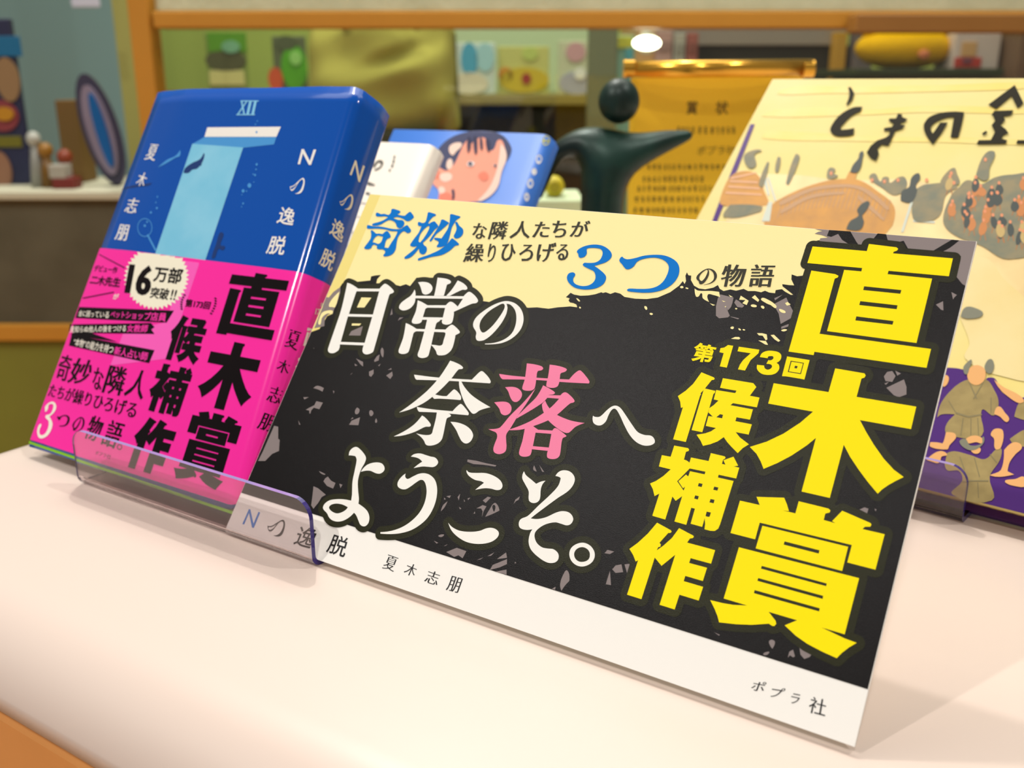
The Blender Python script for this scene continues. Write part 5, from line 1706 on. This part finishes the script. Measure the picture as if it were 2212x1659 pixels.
# picture book shelf
DK = 2.1
zk = at(1130, 204, DK).z
BK = thing('bookshelf', 'open shelf unit with a dark lower bay and pale books on top', 'shelf', base_at(1130, DK))
part('shelf_board', mat('olive_board', (150, 136, 70), 0.5), BK, 968, 204, 1292, 227, DK - 0.02, 0.36)
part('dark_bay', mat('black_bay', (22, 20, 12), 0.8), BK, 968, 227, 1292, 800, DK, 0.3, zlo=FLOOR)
part('back_panel', mat('pale_mint', (196, 214, 176), 0.6), BK, 975, 40, 1300, 204, DK + 0.2, 0.03, zlo=zk)


def shelf_book(label, x0, y0, x1, d, rgb, patches):
    t = thing('shelf_book', label, 'book', Vector((at((x0 + x1) / 2, 200, d).x, at((x0 + x1) / 2, 200, d).y, zk)), group='pale picture books on the shelf')
    part('cover', mat('sb_%d_%d_%d' % rgb, rgb, 0.4), t, x0, y0, x1, 204, d, 0.02, zlo=zk)
    for nm, c, a in patches:
        blob(nm, c, t, (a[0] + a[2]) / 2, (a[1] + a[3]) / 2, (a[2] - a[0]) * 0.54, (a[3] - a[1]) * 0.54, d - (0.003 if nm.endswith('spot') else 0))


shelf_book('white picture book with a blue splash', 974, 92, 1070, DK + 0.03, (206, 220, 214), (('blue_splash', (80, 168, 206), (998, 98, 1030, 160)), ('pale_blue_patch', (166, 212, 222), (1030, 98, 1066, 150)), ('cream_patch', (222, 214, 190), (976, 160, 1050, 200))))
shelf_book('yellow picture book with a dark red spot', 1076, 100, 1186, DK + 0.05, (200, 200, 120), (('yellow_patch', (206, 180, 40), (1085, 150, 1180, 196)), ('orange_patch', (212, 140, 40), (1078, 148, 1106, 176)), ('red_spot', (160, 50, 40), (1128, 160, 1146, 180)), ('green_patch', (190, 206, 110), (1130, 104, 1160, 128))))
shelf_book('pale pink and lilac picture book', 1206, 88, 1290, DK + 0.04, (202, 206, 176), (('pink_patch', (206, 160, 168), (1225, 95, 1262, 130)), ('lilac_patch', (170, 172, 190), (1212, 158, 1282, 200)), ('white_spot', (236, 238, 232), (1242, 148, 1264, 170))))
shelf_book('narrow grey book at the end of the pale row', 950, 80, 972, DK + 0.05, (150, 152, 128), (('dark_patch', (110, 112, 100), (952, 110, 970, 150)),))

# frame post, poster, glowing stand-in for a lamp reflection, and right hand shelves
DP = 1.8
tag(bgbox(1268, 58, 1330, 470, DP, 0.03, zlo=FLOOR).build('metal_upright', mat('sage_metal', (112, 118, 92), 0.5), None, bevel=0.003), 'sage green metal upright behind the statue', 'upright')
PT = thing('poster_card', 'narrow teal and yellow poster beside the sage upright', 'poster', base_at(1348, DP + 0.05))
part('card', mat('poster_teal', (140, 186, 170), 0.5), PT, 1322, 76, 1368, 300, DP + 0.05, 0.01, zlo=FLOOR)
patch('yellow_top', (206, 206, 70), PT, 1324, 78, 1366, 104, DP + 0.05)
patch('cyan_side', (90, 176, 196), PT, 1350, 104, 1366, 180, DP + 0.05)
LM = thing('lamp_reflection', 'small glowing oval lamp above the gold plaque', 'lamp', at(1397, 93, D + 0.05))
ball('reflected_oval', at(1397, 93, D + 0.05), 29 * D / F, 0.012, 14 * D / F, mat('reflection_glow', (255, 250, 236), 0.4, emit=((255, 248, 230), 9)), LM, 20)  # glow added in place of a ceiling lamp's reflection in the pane
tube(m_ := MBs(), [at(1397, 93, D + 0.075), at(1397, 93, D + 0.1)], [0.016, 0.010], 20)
m_.build('glow_backing', mat('backing_grey', (190, 186, 172), 0.4), LM, smooth=True)  # backing and stem are made up to carry the glow
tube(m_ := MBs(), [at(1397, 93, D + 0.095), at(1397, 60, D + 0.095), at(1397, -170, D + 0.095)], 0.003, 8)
m_.build('glow_stem', mat('stem_brown', (150, 120, 80), 0.4), LM)
DR = 2.05
RK = thing('back_shelving', 'brown and grey shelving behind the gold plaque', 'shelf', base_at(1600, DR))
part('side_panel', mat('tan_panel', (206, 158, 104), 0.5), RK, 1366, 40, 1404, 700, DR - 0.03, 0.32, zlo=FLOOR)
part('upper_board', mat('mauve_grey', (150, 138, 130), 0.6), RK, 1404, 30, 1832, 98, DR, 0.3)
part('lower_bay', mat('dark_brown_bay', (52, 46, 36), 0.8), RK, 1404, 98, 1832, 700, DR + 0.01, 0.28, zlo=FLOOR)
part('edge_strip', mat('ochre_strip', (196, 146, 50), 0.5), RK, 1794, 70, 1820, 330, DR - 0.03, 0.03)
part('grey_post', mat('plum_grey', (110, 98, 98), 0.6), RK, 1822, 70, 1858, 700, DR - 0.05, 0.05, zlo=FLOOR)
zr = at(1450, 134, DR - 0.06).z
part('front_ledge', mat('mauve_grey', (150, 138, 130)), RK, 1404, 134, 1520, 152, DR - 0.07, 0.08)
for i, (x0, y0, x1, rgb, lab) in enumerate(((1418, 66, 1452, (190, 150, 144), 'pinkish paperback beside the glowing lamp'), (1456, 72, 1480, (176, 170, 160), 'grey white paperback between the pinkish and red ones'), (1484, 70, 1508, (160, 92, 84), 'dull red paperback at the end of the back ledge'))):
    t = thing('shelf_book', lab, 'book', Vector((at((x0 + x1) / 2, 134, DR - 0.06).x, at((x0 + x1) / 2, 134, DR - 0.06).y, zr)), group='paperbacks on the back ledge')
    part('cover', mat('rb%d' % i, rgb, 0.5), t, x0, y0, x1, 134, DR - 0.05, 0.02, zlo=zr)
    patch('cover_patch', tuple(int(v * 0.82) for v in rgb), t, x0 + 4, y0 + 22, x1 - 4, y0 + 44, DR - 0.05)

DY = 1.72
zy = at(1950, 150, DY).z
SH = thing('wood_shelf', 'brown wooden shelf carrying the yellow cushion', 'shelf', base_at(2050, DY))
part('board', mat('green_black_board', (52, 58, 34), 0.6), SH, 1850, 148, 2170, 166, DY - 0.04, 0.26)
part('side_panel', mat('cocoa_panel', (112, 84, 64), 0.5), SH, 2162, 60, 2184, 700, DY - 0.05, 0.3, zlo=FLOOR)
part('dark_slot', mat('black_slot', (34, 28, 30), 0.7), SH, 2184, 60, 2204, 700, DY - 0.03, 0.27, zlo=FLOOR)
part('outer_panel', mat('cocoa_light', (128, 96, 66), 0.5), SH, 2204, 60, 2420, 700, DY - 0.05, 0.3, zlo=FLOOR)
part('base', mat('cocoa_panel', (112, 84, 64)), SH, 1850, 166, 2170, 700, DY, 0.2, zlo=FLOOR)
CU = thing('plush_cushion', 'round yellow plush cushion on the wooden shelf', 'cushion', Vector((at(1955, 148, DY).x, at(1955, 148, DY).y, zy)))
cc_ = at(1952, 104, DY + 0.05)
hh = cc_.z - zy
M_PLUSH = mat('yellow_plush', (232, 176, 10), 0.9, 0.1, bump=(120, 0.6, 0.003))
ball('cushion_body', cc_, 0.083, 0.05, hh, M_PLUSH, CU, 24)
ball('ear', at(1890, 66, DY + 0.05), 0.022, 0.02, 0.02, M_PLUSH, CU, 14)
ball('ear', at(2020, 66, DY + 0.05), 0.022, 0.02, 0.02, M_PLUSH, CU, 14)
ball('pink_badge', at(1996, 118, DY - 0.002), 0.010, 0.004, 0.008, mat('badge_pink', (206, 120, 80), 0.8), CU, 12)
BXO = thing('carton_box', 'white carton with red lower patches beside the yellow cushion', 'box', Vector((at(2108, 148, DY).x, at(2108, 148, DY).y, zy)))
part('carton', mat('carton_white', (206, 188, 186), 0.5), BXO, 2062, 72, 2160, 148, DY, 0.08, zlo=zy)
patch('red_patch', (190, 60, 50), BXO, 2062, 124, 2120, 146, DY)
patch('tan_patch', (206, 160, 110), BXO, 2078, 90, 2110, 122, DY)
patch('plum_patch', (120, 70, 90), BXO, 2080, 126, 2100, 136, DY - 0.003)


def shop_lamp(x, y, z, e, s=1.2, c=(1, 0.97, 0.88)):
    l = bpy.data.lights.new('shop_light', 'AREA')
    l.energy = e
    l.size = s
    l.color = c
    o = bpy.data.objects.new('shop_light', l)
    COL.objects.link(o)
    o.location = (x, y, z)


q_ = at(900, 100, 1.75)
shop_lamp(q_.x, q_.y, 1.9, 20)
q_ = at(1900, 100, 1.6)
shop_lamp(q_.x, q_.y, 1.9, 12)
q_ = at(0, 100, 1.5)
shop_lamp(q_.x, q_.y, 1.9, 8)
